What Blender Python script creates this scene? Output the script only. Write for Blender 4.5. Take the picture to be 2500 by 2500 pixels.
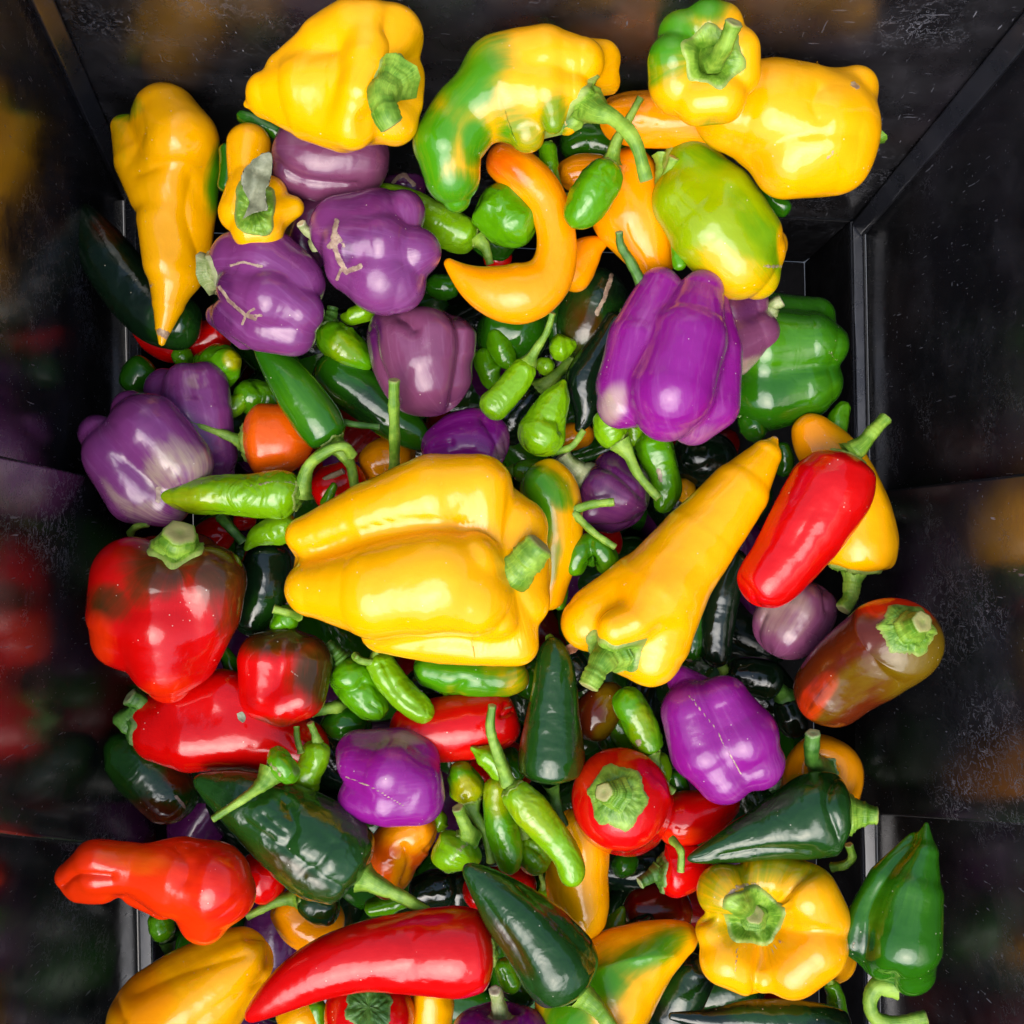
import bpy, math, random
import numpy as np
from mathutils import Vector
from mathutils.bvhtree import BVHTree

for o in list(bpy.data.objects):
    bpy.data.objects.remove(o, do_unlink=True)
SC = bpy.context.scene
COL = SC.collection
R = math.radians

# ------------------------------------------------------------------ camera
D = 0.65            # camera height above the mean surface of the pile (m)
K = 0.00024         # metres per photograph pixel (of 2500) on that surface
cam_d = bpy.data.cameras.new("camera")
cam = bpy.data.objects.new("camera", cam_d)
COL.objects.link(cam)
cam.location = (0, 0, D)
cam.rotation_euler = (0, 0, 0)
cam_d.sensor_width = 36
cam_d.angle = 2 * math.atan(1250 * K / D)
cam_d.clip_start = 0.01
cam_d.clip_end = 200
SC.camera = cam

# ------------------------------------------------------------------ daylight
SUN_EL, SUN_AZ = R(60), R(196)      # azimuth from +Y (top of the picture) clockwise
world = bpy.data.worlds.new("World")
SC.world = world
world.use_nodes = True
nt = world.node_tree
sky = nt.nodes.new("ShaderNodeTexSky")
sky.sky_type = 'NISHITA'
sky.sun_disc = False
sky.sun_elevation = SUN_EL
sky.sun_rotation = SUN_AZ
sky.air_density = 1.0
sky.dust_density = 3.0
sky.ozone_density = 1.0
bg = nt.nodes["Background"]
bg.inputs[1].default_value = 0.14
nt.links.new(sky.outputs[0], bg.inputs[0])
sun_d = bpy.data.lights.new("sun", 'SUN')
sun_d.energy = 1.5
sun_d.angle = R(54)
sun_d.color = (1.0, 0.99, 0.97)
sun = bpy.data.objects.new("sun", sun_d)
COL.objects.link(sun)
_l = Vector((math.sin(SUN_AZ) * math.cos(SUN_EL), math.cos(SUN_AZ) * math.cos(SUN_EL), math.sin(SUN_EL)))
sun.rotation_euler = _l.to_track_quat('Z', 'Y').to_euler()
vs = SC.view_settings
vs.view_transform = 'Standard'
vs.look = 'None'
vs.exposure = 0.85
vs.gamma = 1.0
vs.use_curve_mapping = False


# ------------------------------------------------------------------ small helpers
def lin(r, g, b):
    def f(c):
        c /= 255.0
        return c / 12.92 if c <= 0.04045 else ((c + 0.055) / 1.055) ** 2.4
    return (f(r), f(g), f(b), 1.0)


def to3(x, y, z):
    """Point at photograph coordinates x, y (of 2500) lying at height z (m)."""
    s = K * (D - z) / D
    return ((x - 1250) * s, -(y - 1250) * s, z)


class Nodes:
    def __init__(self, name):
        self.m = bpy.data.materials.new(name)
        self.m.use_nodes = True
        self.t = self.m.node_tree
        self.b = self.t.nodes["Principled BSDF"]

    def new(self, typ, **kw):
        n = self.t.nodes.new(typ)
        for k, v in kw.items():
            setattr(n, k, v)
        return n

    def link(self, a, b):
        self.t.links.new(a, b)

    def mix(self, fac, a, b, blend='MIX'):
        n = self.new("ShaderNodeMix", data_type='RGBA', blend_type=blend)
        for sock, v in ((n.inputs[0], fac), (n.inputs[6], a), (n.inputs[7], b)):
            if hasattr(v, 'links'):
                self.link(v, sock)
            else:
                sock.default_value = v
        return n.outputs[2]

    def noise(self, scale, detail=2, rough=0.5, vec=None, dist=0.0):
        n = self.new("ShaderNodeTexNoise")
        n.inputs['Scale'].default_value = scale
        n.inputs['Detail'].default_value = detail
        n.inputs['Roughness'].default_value = rough
        n.inputs['Distortion'].default_value = dist
        if vec is not None:
            self.link(vec, n.inputs['Vector'])
        return n.outputs[0]

    def ramp(self, src, lo, hi, a=0.0, b=1.0):
        n = self.new("ShaderNodeMapRange", interpolation_type='SMOOTHSTEP')
        self.link(src, n.inputs[0])
        for i, v in enumerate((lo, hi, a, b)):
            n.inputs[i + 1].default_value = v
        return n.outputs[0]

    def math(self, op, a, b=0.0):
        n = self.new("ShaderNodeMath", operation=op)
        for sock, v in ((n.inputs[0], a), (n.inputs[1], b)):
            if hasattr(v, 'links'):
                self.link(v, sock)
            else:
                sock.default_value = v
        return n.outputs[0]

    def attr(self, name):
        return self.new("ShaderNodeAttribute", attribute_name=name).outputs['Fac']

    def coords(self, scale=(1, 1, 1)):
        """Object coordinates, moved by a random amount for each object."""
        tc = self.new("ShaderNodeTexCoord")
        oi = self.new("ShaderNodeObjectInfo")
        mp = self.new("ShaderNodeMapping")
        self.link(tc.outputs['Object'], mp.inputs[0])
        cb = self.new("ShaderNodeCombineXYZ")
        self.link(oi.outputs['Random'], cb.inputs[0])
        self.link(oi.outputs['Random'], cb.inputs[2])
        self.link(cb.outputs[0], mp.inputs[1])
        mp.inputs[3].default_value = scale
        return mp.outputs[0]

    def uv(self, su, sv):
        u = self.new("ShaderNodeUVMap", uv_map="UVMap")
        mp = self.new("ShaderNodeMapping")
        self.link(u.outputs[0], mp.inputs[0])
        mp.inputs[3].default_value = (su, sv, 1)
        return mp.outputs[0]

    def bump(self, height, strength, dist, prev=None):
        n = self.new("ShaderNodeBump")
        n.inputs['Strength'].default_value = strength
        n.inputs['Distance'].default_value = dist
        self.link(height, n.inputs['Height'])
        if prev is not None:
            self.link(prev, n.inputs['Normal'])
        return n.outputs[0]


_mats = {}


def skin_mat(key, c1, c2, c3, rough=0.2, streak=0.15, wrinkle=0.0, sss=0.06, mott=0.18, coat=0.12, pale=None, peel=0.10, mbreak=1.1):
    """Waxy pepper skin: three pigments blended by painted masks, corky scars, flecks and fine relief."""
    if key in _mats:
        return _mats[key]
    N = Nodes(key)
    co = N.coords()
    big = N.noise(38, 3, 0.55, co)
    fine = N.noise(260, 3, 0.6, co)
    st = N.noise(1.0, 3, 0.6, N.uv(3.0, 26.0))
    # ripening runs in streaks, so the painted masks break up along the fruit
    def broken(a, amt):
        edge = N.math('MULTIPLY', N.math('MULTIPLY', a, N.math('SUBTRACT', 1.0, a)), 4.0)
        wob_ = N.math('ADD', N.math('MULTIPLY', N.math('SUBTRACT', st, 0.5), amt), N.math('MULTIPLY', N.math('SUBTRACT', big, 0.5), amt * 1.2))
        n = N.new("ShaderNodeClamp")
        N.link(N.math('ADD', a, N.math('MULTIPLY', edge, wob_)), n.inputs[0])
        return n.outputs[0]
    m1 = broken(N.attr("mask1"), mbreak)
    m2 = broken(N.attr("mask2"), mbreak)
    base = N.mix(m1, c1, c2)
    base = N.mix(m2, base, c3)
    # mottling and lengthwise streaks of the pigment
    base = N.mix(N.ramp(big, 0.35, 0.7, 0.0, mott), base, N.mix(0.5, base, (0, 0, 0, 1)))
    pl = pale if pale else tuple(min(1.0, v * 1.5 + 0.02) for v in c1[:3]) + (1,)
    base = N.mix(N.ramp(st, 0.5, 0.72, 0.0, streak), base, pl)
    # corky tan scars
    rag = N.noise(330, 4, 0.7, co)
    sc = N.ramp(N.math('ADD', N.attr("scar"), N.math('MULTIPLY', rag, 1.1)), 1.05, 1.22, 0.0, 0.9)
    base = N.mix(sc, base, N.mix(N.ramp(fine, 0.35, 0.65), lin(140, 112, 96), lin(190, 168, 140)))
    # tiny pale flecks
    vo = N.new("ShaderNodeTexVoronoi")
    vo.inputs['Scale'].default_value = 210
    N.link(co, vo.inputs['Vector'])
    fl = N.math('MULTIPLY', N.ramp(vo.outputs['Distance'], 0.06, 0.10, 1.0, 0.0), N.ramp(N.noise(60, 1, 0.5, co), 0.58, 0.62))
    base = N.mix(N.math('MULTIPLY', fl, 0.55), base, lin(225, 215, 190))
    N.link(base, N.b.inputs['Base Color'])
    rg = N.math('ADD', N.math('ADD', N.ramp(N.noise(120, 3, 0.6, co), 0.3, 0.75, rough * 0.65, rough * 1.15), N.ramp(N.noise(26, 4, 0.65, co), 0.50, 0.78, 0.0, rough * 1.5)), N.math('MULTIPLY', sc, 0.4))
    N.link(rg, N.b.inputs['Roughness'])
    nb = N.bump(fine, 0.16, 0.0006)
    nb = N.bump(st, 0.05 + streak * 0.3, 0.0012, nb)
    nb = N.bump(sc, 0.35, 0.0012, nb)
    if peel > 0:
        nb = N.bump(N.noise(75, 2, 0.5, co, 0.4), peel, 0.003, nb)
    if wrinkle > 0:
        wv = N.noise(1.0, 2, 0.5, N.uv(9.0, 7.0), 0.6)
        nb = N.bump(wv, wrinkle, 0.004, nb)
    nb = N.bump(big, 0.22, 0.003, nb)
    N.link(nb, N.b.inputs['Normal'])
    N.b.inputs['Subsurface Weight'].default_value = sss
    N.b.inputs['Subsurface Radius'].default_value = (0.6, 0.35, 0.15)
    N.b.inputs['Subsurface Scale'].default_value = 0.006
    N.b.inputs['Coat Weight'].default_value = coat
    N.b.inputs['Coat Roughness'].default_value = rough * 0.5
    N.b.inputs['IOR'].default_value = 1.48
    _mats[key] = N.m
    return N.m


def stem_mat(key, c1, c2, cut):
    if key in _mats:
        return _mats[key]
    N = Nodes(key)
    co = N.coords()
    n1 = N.noise(90, 4, 0.6, co)
    fib = N.noise(1.0, 3, 0.6, N.uv(3.0, 30.0))
    base = N.mix(N.ramp(n1, 0.35, 0.7), c1, c2)
    base = N.mix(N.ramp(fib, 0.5, 0.7, 0, 0.35), base, tuple(v * 1.5 for v in c2[:3]) + (1,))
    base = N.mix(N.attr("mask1"), base, cut)
    N.link(base, N.b.inputs['Base Color'])
    N.b.inputs['Roughness'].default_value = 0.42
    nb = N.bump(fib, 0.35, 0.0012)
    nb = N.bump(N.noise(330, 3, 0.6, co), 0.25, 0.0008, nb)
    N.link(nb, N.b.inputs['Normal'])
    N.b.inputs['Subsurface Weight'].default_value = 0.05
    N.b.inputs['Subsurface Scale'].default_value = 0.003
    _mats[key] = N.m
    return N.m


LEAFG = lin(70, 142, 8)
YEL, YELO, ORA = lin(255, 179, 0), lin(255, 158, 0), lin(240, 96, 3)
RED, REDO, DRED = lin(208, 6, 4), lin(238, 52, 4), lin(110, 8, 8)
PUR, PURD, PURB, PALE = lin(136, 22, 130), lin(80, 22, 80), lin(120, 62, 96), lin(190, 172, 142)
DKG, BLG, JAL, MID, LIM, YGR = lin(26, 66, 14), lin(12, 31, 15), lin(38, 98, 6), lin(72, 136, 4), lin(118, 172, 8), lin(172, 172, 2)
OLI, BRN = lin(112, 90, 4), lin(92, 32, 8)
SKIN = {
    'yellow':  dict(c1=YEL, c2=LEAFG, c3=YELO, rough=0.15, streak=0.04, mott=0.07, sss=0.1),
    'amber':   dict(c1=YELO, c2=MID, c3=ORA, rough=0.17, streak=0.04, mott=0.08, sss=0.1),
    'orange':  dict(c1=ORA, c2=REDO, c3=YELO, rough=0.2, streak=0.18, mott=0.1, pale=lin(246, 150, 70), sss=0.1),
    'lemon':   dict(c1=lin(142, 168, 2), c2=LEAFG, c3=YEL, rough=0.15, streak=0.08, mott=0.08, sss=0.1),
    'red':     dict(c1=RED, c2=lin(66, 46, 12), c3=REDO, rough=0.15, streak=0.06, mott=0.14),
    'scarlet': dict(c1=REDO, c2=RED, c3=ORA, rough=0.16, streak=0.05, mott=0.1),
    'choco':   dict(c1=BRN, c2=OLI, c3=REDO, rough=0.16, streak=0.1, mott=0.15),
    'darkred': dict(c1=DRED, c2=BRN, c3=RED, rough=0.15, streak=0.05, mott=0.15),
    'purple':  dict(c1=PUR, c2=PALE, c3=PURD, rough=0.22, streak=0.30, mott=0.2, pale=lin(164, 84, 158), coat=0.3, peel=0.14),
    'violet':  dict(c1=lin(124, 54, 116), c2=PALE, c3=lin(92, 32, 88), rough=0.22, streak=0.4, mott=0.25, pale=lin(152, 92, 150), coat=0.3, peel=0.2, mbreak=1.9),
    'dusky':   dict(c1=PURB, c2=PALE, c3=PURD, rough=0.24, streak=0.28, mott=0.2, pale=lin(150, 96, 130), coat=0.3, peel=0.16),
    'plum':    dict(c1=PURD, c2=PALE, c3=PURB, rough=0.22, streak=0.22, mott=0.2, pale=lin(120, 60, 110), coat=0.3, peel=0.16),
    'poblano': dict(c1=DKG, c2=BRN, c3=BLG, rough=0.17, streak=0.06, mott=0.2, wrinkle=0.3, coat=0.4, sss=0.02, peel=0.3),
    'inky':    dict(c1=BLG, c2=BRN, c3=DKG, rough=0.16, streak=0.05, mott=0.2, wrinkle=0.24, coat=0.4, sss=0.0, peel=0.25),
    'jala':    dict(c1=JAL, c2=BLG, c3=MID, rough=0.15, streak=0.06, mott=0.15, wrinkle=0.1, coat=0.35, sss=0.03, peel=0.15),
    'green':   dict(c1=lin(84, 150, 4), c2=JAL, c3=YGR, rough=0.16, streak=0.08, mott=0.15, wrinkle=0.5, coat=0.35, sss=0.05, peel=0.25),
    'lime':    dict(c1=LIM, c2=MID, c3=YGR, rough=0.16, streak=0.08, mott=0.12, wrinkle=0.7, coat=0.35, sss=0.06, peel=0.25),
}
STEM_G = stem_mat('stem_green', lin(82, 130, 22), lin(148, 184, 62), lin(172, 166, 104))
STEM_D = stem_mat('stem_dark_green', lin(34, 84, 16), lin(84, 132, 44), lin(170, 190, 130))
STEM_P = stem_mat('stem_pale', lin(120, 142, 70), lin(186, 190, 140), lin(214, 208, 176))
STEM_T = stem_mat('stem_dry', lin(120, 100, 70), lin(164, 144, 110), lin(190, 176, 150))
STEMS = {'g': STEM_G, 'd': STEM_D, 'p': STEM_P, 't': STEM_T}


# ------------------------------------------------------------------ mesh helpers
def mesh_obj(name, verts, quads, mat, tris=None, attrs=None, uv=None, parent=None, origin=None, smooth=True):
    verts = np.asarray(verts, dtype=np.float64)
    if origin is not None:
        verts = verts - np.asarray(origin)
    me = bpy.data.meshes.new(name)
    nq = len(quads)
    ntri = 0 if tris is None else len(tris)
    me.vertices.add(len(verts))
    me.vertices.foreach_set("co", verts.astype(np.float32).ravel())
    idx = np.asarray(quads, dtype=np.int32).ravel()
    if ntri:
        idx = np.concatenate([idx, np.asarray(tris, dtype=np.int32).ravel()])
    me.loops.add(len(idx))
    me.loops.foreach_set("vertex_index", idx)
    me.polygons.add(nq + ntri)
    starts = np.concatenate([np.arange(nq) * 4, nq * 4 + np.arange(ntri) * 3]).astype(np.int32)
    me.polygons.foreach_set("loop_start", starts)
    if smooth:
        me.polygons.foreach_set("use_smooth", np.ones(nq + ntri, dtype=bool))
    me.update(calc_edges=True)
    if uv is not None:
        l = me.uv_layers.new(name="UVMap")
        l.data.foreach_set("uv", np.asarray(uv, dtype=np.float32)[idx].ravel())
    for k, v in (attrs or {}).items():
        a = me.attributes.new(k, 'FLOAT', 'POINT')
        a.data.foreach_set("value", np.asarray(v, dtype=np.float32))
    me.validate()
    if mat:
        me.materials.append(mat)
    o = bpy.data.objects.new(name, me)
    COL.objects.link(o)
    if parent is not None:
        o.parent = parent
    if origin is not None and parent is None:
        o.location = origin
    return o


def grid_quads(nr, nc, wrap=True):
    i = np.arange(nr - 1)[:, None]
    j = np.arange(nc if wrap else nc - 1)[None, :]
    j2 = (j + 1) % nc
    return np.stack([i * nc + j, (i + 1) * nc + j, (i + 1) * nc + j2, i * nc + j2], -1).reshape(-1, 4)


def catmull(P, n):
    P = np.asarray(P, float)
    if len(P) == 2:
        P = np.stack([P[0], (P[0] + P[1]) / 2, P[1]])
    E = np.vstack([2 * P[0] - P[1], P, 2 * P[-1] - P[-2]])
    out = []
    m = len(P) - 1
    per = max(4, int(math.ceil(n / m)))
    for i in range(m):
        p0, p1, p2, p3 = E[i:i + 4]
        t = np.linspace(0, 1, per, endpoint=False)[:, None]
        out.append(0.5 * ((2 * p1) + (-p0 + p2) * t + (2 * p0 - 5 * p1 + 4 * p2 - p3) * t ** 2 + (-p0 + 3 * p1 - 3 * p2 + p3) * t ** 3))
    out.append(P[-1][None])
    return np.vstack(out)


def gsmooth(a, sig):
    if sig < 0.5:
        return a
    r = int(3 * sig) + 1
    k = np.exp(-0.5 * (np.arange(-r, r + 1) / sig) ** 2)
    k /= k.sum()
    # odd reflection at the ends keeps the end values in place
    pre = 2 * a[0] - a[1:r + 1][::-1]
    post = 2 * a[-1] - a[-r - 1:-1][::-1]
    e = np.concatenate([pre, a, post])
    return np.apply_along_axis(lambda c: np.convolve(c, k, 'valid'), 0, e)


def resample(P, n):
    d = np.concatenate([[0], np.cumsum(np.linalg.norm(np.diff(P[:, :3], axis=0), axis=1))])
    s = np.linspace(0, d[-1], n)
    return np.stack([np.interp(s, d, P[:, c]) for c in range(P.shape[1])], 1), d[-1]


class Waves:
    def __init__(self, rng, n=9, f=1.0):
        self.k = rng.normal(size=(n, 3)) * f
        self.p = rng.uniform(0, 6.28, n)

    def __call__(self, X):
        return np.sin(X @ self.k.T + self.p).mean(-1) * 1.6


def seg_dist(px, py, poly):
    d = np.full(px.shape, 1e9)
    for (x0, y0), (x1, y1) in zip(poly[:-1], poly[1:]):
        vx, vy = x1 - x0, y1 - y0
        t = np.clip(((px - x0) * vx + (py - y0) * vy) / (vx * vx + vy * vy + 1e-9), 0, 1)
        d = np.minimum(d, np.hypot(px - x0 - t * vx, py - y0 - t * vy))
    return d


def smooth_poly(poly):
    return [tuple(p) for p in catmull(np.array(poly, float), 6 * len(poly))] if len(poly) > 2 else poly


def sstep(a, b, x):
    t = np.clip((x - a) / (b - a), 0, 1)
    return t * t * (3 - 2 * t)


def tube(name, pts, radii, mat, parent=None, origin=None, flare=0.9, ridges=5, nseg=14, taper_end=False, seed=0):
    """A stem: swept ring with ridges, flared at its foot and cut off flat at its end."""
    P = catmull(np.array(pts, float), 60)
    rr = np.interp(np.linspace(0, 1, len(P)), np.linspace(0, 1, len(radii)), radii)
    P, L = resample(np.column_stack([P, rr]), max(14, min(46, int(len(pts) * 9))))
    C, r = P[:, :3], P[:, 3].copy()
    s = np.linspace(0, L, len(C))
    r *= 1 + flare * np.exp(-s / (1.5 * r[0] + 1e-9))
    if taper_end:
        r *= np.clip((L - s) / (2.5 * r[-1]), 0.15, 1) ** 0.5
    else:
        r *= 1 + 0.14 * np.exp(-(L - s) / (1.2 * r[-1]))
    rng = np.random.default_rng(seed + 5)
    r *= 1 + 0.05 * np.sin(s / L * 17 + rng.uniform(0, 6)) + 0.03 * rng.normal(size=len(r))
    T = np.gradient(C, axis=0)
    T /= np.linalg.norm(T, axis=1)[:, None] + 1e-12
    ref = np.array([0, 0, 1.0]) if abs(T[0, 2]) < 0.85 else np.array([1.0, 0, 0])
    S = np.cross(T[0], ref)
    S /= np.linalg.norm(S)
    Ss = [S]
    for i in range(1, len(C)):
        S = S - T[i] * (S @ T[i])
        S /= np.linalg.norm(S)
        Ss.append(S)
    Ss = np.array(Ss)
    Ns = np.cross(Ss, T)
    th = np.arange(nseg) / nseg * 2 * np.pi
    md = 1 + 0.09 * np.cos(ridges * th + 0.6) + 0.04 * np.cos(2 * th + seed)
    V = C[:, None] + (Ss[:, None] * np.cos(th)[None, :, None] + Ns[:, None] * np.sin(th)[None, :, None]) * (r[:, None] * md[None])[..., None]
    # cut end: two more rings, the inner one sunk a little
    e1 = C[-1] + (V[-1] - C[-1]) * 0.82 + T[-1] * r[-1] * 0.10
    e2 = C[-1] + (V[-1] - C[-1]) * 0.40 + T[-1] * r[-1] * 0.02
    V = np.concatenate([V, e1[None], e2[None]])
    nr = len(V)
    flat = V.reshape(-1, 3)
    flat = np.vstack([flat, (C[-1] - T[-1] * r[-1] * 0.05)[None]])
    q = grid_quads(nr, nseg)
    c = len(flat) - 1
    tr = np.array([[(nr - 1) * nseg + j, c, (nr - 1) * nseg + (j + 1) % nseg] for j in range(nseg)])
    mk = np.zeros((nr, nseg))
    mk[-2:] = 0.9
    mk[-3] = 0.3
    uv = np.stack(np.broadcast_arrays((np.arange(nr) / nr * L / 0.05)[:, None], (np.abs(th - np.pi) / np.pi)[None, :]), -1).reshape(-1, 2)
    uv = np.vstack([uv, [[0, 0]]])
    return mesh_obj(name, flat, q, mat, tr, {"mask1": np.append(mk.ravel(), 0.5)}, uv, parent, origin)


# ------------------------------------------------------------------ one pepper
def heap(ctrl):
    """The pile rises towards the back wall of the crate."""
    yc = sum(c[1] for c in ctrl) / len(ctrl)
    return 0.078 * max(0.0, min(1.0, (950 - yc) / 800)) ** 1.2


_seed = [7]


def P(name, label, col, h, ctrl, cat='pepper', n=3, lob=(0.3, 0.2), ph=90, cap=None, pit=(0.0, 0.0), df=0.88, wob=0.04,
      tw=0, bumps=(), cr=(), m1=(), m2=(), sc=(), stem=None, sr=(14, 9), cal=0, calt=1.4, st='g', group=None, boxy=2.2, crum=0.005, pts=6, lobes=None, k=10, cut=(), sb=None):
    _seed[0] += 1
    rng = np.random.default_rng(_seed[0])
    z0 = h * 0.001 + heap(ctrl)
    c3 = []
    for c in ctrl:
        z = z0 + (c[3] * 0.001 if len(c) > 3 else 0.0)
        c3.append(to3(c[0], c[1], z) + (c[2] * K * (D - z) / D,))
    Q = catmull(np.array(c3), 160)
    cw = np.array(c3)[:, 3]
    # widths: linear between controls, then eased
    dctl = np.concatenate([[0], np.cumsum(np.linalg.norm(np.diff(np.array(c3)[:, :3], axis=0), axis=1))])
    Q, L = resample(Q[:, :3], 200)
    C = gsmooth(Q, 7)
    sN = np.linspace(0, L, 200)
    W = gsmooth(np.interp(sN / L, dctl / dctl[-1], cw)[:, None], 8)[:, 0]
    W = np.maximum(W, 0.0006)
    T = np.gradient(C, axis=0)
    T /= np.linalg.norm(T, axis=1)[:, None]
    S = np.cross(T, [0, 0, 1.0])
    S /= np.linalg.norm(S, axis=1)[:, None] + 1e-9
    N = np.cross(S, T)
    wmax = W.max()
    c0 = (cap[0] * K if cap else min(0.75 * W[0], 0.3 * L))
    c1 = (cap[1] * K if cap else min(0.9 * W[-1], 0.3 * L))
    rowd = 4.6 * K
    nr = int(np.clip(L / rowd, 26, 150))
    NT = int(np.clip(2 * np.pi * wmax / rowd, 28, 150))
    nc0 = int(np.clip(1.5 * (c0 + W[0]) / rowd / 1.3, 9, 44))
    nc1 = int(np.clip(1.5 * (c1 + W[-1]) / rowd / 1.3, 7, 34))
    e = 2.0 / boxy
    f0 = np.linspace(0.05, 1, nc0, endpoint=False) * np.pi / 2
    f1 = (np.linspace(1, 0.05, nc1)) * np.pi / 2
    srow = np.concatenate([c0 * (1 - np.cos(f0) ** e), np.linspace(c0, L - c1, nr, endpoint=False), L - c1 * (1 - np.cos(f1) ** e)])
    rho = np.concatenate([np.sin(f0) ** e, np.ones(nr), np.sin(f1) ** e])
    side = np.concatenate([np.zeros(nc0), np.full(nr, 0.5), np.ones(nc1)])
    n_rows = len(srow)
    iz = lambda A: np.stack([np.interp(srow, sN, A[:, k]) for k in range(3)], 1)
    Cr, Tr, Sr, Nr = iz(C), iz(T), iz(S), iz(N)
    wr = np.interp(srow, sN, W)
    th = -np.pi / 2 + np.arange(NT) / NT * 2 * np.pi
    u = srow / L
    TH = th[None, :] + np.radians(tw) * u[:, None]
    # lobed cross-section
    if n > 0:
        a = (lob[0] + (lob[1] - lob[0]) * u)[:, None]
        b = 1 - a
        acc = 0
        for i in range(n):
            ti = np.radians(ph) + 2 * np.pi * i / n + rng.uniform(-0.16, 0.16)
            d = np.abs((TH - ti + np.pi) % (2 * np.pi) - np.pi)
            d = np.minimum(d, np.pi / 2)
            q = b * b - (a * np.sin(d)) ** 2
            f = (a * np.cos(d) + np.sqrt(np.maximum(q, 0.01))) * (1 + rng.uniform(-0.05, 0.05))
            acc = acc + np.exp(16 * f)
        cs = np.log(acc) / 16
    else:
        cs = np.ones((n_rows, NT))
    cx, cy = cs * np.cos(th)[None], cs * np.sin(th)[None]
    mx = cx.max(1, keepdims=True)
    mn = -cx.min(1, keepdims=True)
    cx = np.where(cx > 0, cx / mx, cx / mn)
    cy = cy / ((cy.max(1, keepdims=True) - cy.min(1, keepdims=True)) / 2)
    ln = cs / cs.max(1, keepdims=True)
    rad = (wr * rho)[:, None]
    Pt = Cr[:, None] + Sr[:, None] * (cx * rad)[..., None] + Nr[:, None] * (cy * rad * df)[..., None]
    # stem pit and blossom-end dimple
    g0 = np.where(side < 0.3, np.exp(-(rho / 0.5) ** 2), 0) * pit[0] * K
    g1 = np.where(side > 0.7, np.exp(-(rho / 0.45) ** 2), 0) * pit[1] * K
    ends = np.where(side < 0.3, 1, np.where(side > 0.7, -1, 0)) * np.sin(np.clip(rho, 0, 1) * np.pi)
    Pt += Tr[:, None] * ((g0 - g1)[:, None] + (ends * rad[:, 0])[:, None] * (1 - ln) * 0.9)[..., None]
    if lobes:
        org_row = np.clip(srow, min(c0 * 1.2, L * 0.45), max(L - c1 * 1.2, L * 0.55))
        O = np.stack([np.interp(org_row, sN, C[:, q_]) for q_ in range(3)], 1)
        Pt, sdf = shrink_to_lobes(Pt, O, lobes, cut, z0, k)
    # general unevenness
    Wv, Wf = Waves(rng, 8, 1.6), Waves(rng, 12, 5.0)
    X = (Pt - Cr.mean(0)) / wmax
    bump0 = Wv(X) * wob + Wf(X) * wob * 0.28 + (Waves(rng, 14, 11.0)(X) * crum if crum else 0)

    def normals(A):
        du = np.gradient(A, axis=0)
        dv = (np.roll(A, -1, 1) - np.roll(A, 1, 1))
        m = np.cross(du, dv)
        return m / (np.linalg.norm(m, axis=2, keepdims=True) + 1e-12)
    Nn = normals(Pt)
    Pt = Pt + Nn * (bump0 * np.minimum(rad + 0.15 * wmax, wmax))[..., None]
    Nn = normals(Pt)

    def proj(A):
        f = D / (K * (D - A[..., 2]))
        return 1250 + A[..., 0] * f, 1250 - A[..., 1] * f
    px, py = proj(Pt)
    up = np.clip(Nn[..., 2] * 3 + 0.35, 0, 1)
    dsp = np.zeros(px.shape)
    for bq in bumps:
        x, y, r_, am = bq[:4]
        r2 = bq[4] if len(bq) > 4 else r_
        dsp += am * K * np.exp(-((px - x) / r_) ** 2 - ((py - y) / r2) ** 2)
    for pl, w_, dp in cr:
        dd = seg_dist(px, py, smooth_poly(pl))
        dsp -= dp * K * np.exp(-(dd / w_) ** 1.25)
    Pt = Pt + Nn * (dsp * up)[..., None]
    Nn = normals(Pt)
    px, py = proj(Pt)
    nz1 = Wv(X * 2.2 + 3) * 0.5 + Wf(X + 1) * 0.5

    def mask(ps):
        m = np.zeros(px.shape)
        for p in ps:
            x, y, rx = p[:3]
            ry = p[3] if len(p) > 3 else rx
            an = math.radians(p[4]) if len(p) > 4 else 0
            am = p[5] if len(p) > 5 else 1
            dx, dy = px - x, py - y
            ax, ay = dx * math.cos(an) + dy * math.sin(an), -dx * math.sin(an) + dy * math.cos(an)
            q = (ax / rx) ** 2 + (ay / ry) ** 2
            m = np.maximum(m, am * (1 - sstep(0.15, 1.9, q + 0.55 * nz1)))
        return m
    M1, M2 = mask(m1), mask(m2)
    SCm = np.zeros(px.shape)
    for s_ in sc:
        pl, w_ = s_[:2]
        dd = seg_dist(px + 5 * nz1, py + 5 * nz1, pl)
        SCm = np.maximum(SCm, np.clip(1.15 - dd / (2.2 * w_), 0, 1) * (Nn[..., 2] > 0) * (s_[2] / 0.85 if len(s_) > 2 else 1))
    # assemble
    flat = Pt.reshape(-1, 3)
    p0, p1 = Pt[0].mean(0), Pt[-1].mean(0)
    flat = np.vstack([flat, p0[None], p1[None]])
    q = grid_quads(n_rows, NT)
    i0, i1 = len(flat) - 2, len(flat) - 1
    jj = np.arange(NT)
    tr = np.vstack([np.stack([np.full(NT, i0), jj, (jj + 1) % NT], 1),
                    np.stack([(n_rows - 1) * NT + jj, np.full(NT, i1), (n_rows - 1) * NT + (jj + 1) % NT], 1)])
    ex = lambda A: np.concatenate([A.ravel(), [A[0].mean(), A[-1].mean()]])
    vv = np.abs(np.arange(NT) / NT * 2 - 1)
    uv = np.stack(np.broadcast_arrays((srow / 0.1)[:, None], vv[None, :] * wmax / 0.04), -1).reshape(-1, 2)
    uv = np.vstack([uv, [[0, 0], [0, 0]]]) + rng.uniform(0, 20, 2)
    skn = skin_mat('skin_' + col, **SKIN[col])
    at = {"mask1": ex(M1), "mask2": ex(M2), "scar": ex(SCm)}
    org = C[100].copy()
    parts = bool(stem) or cal
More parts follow.
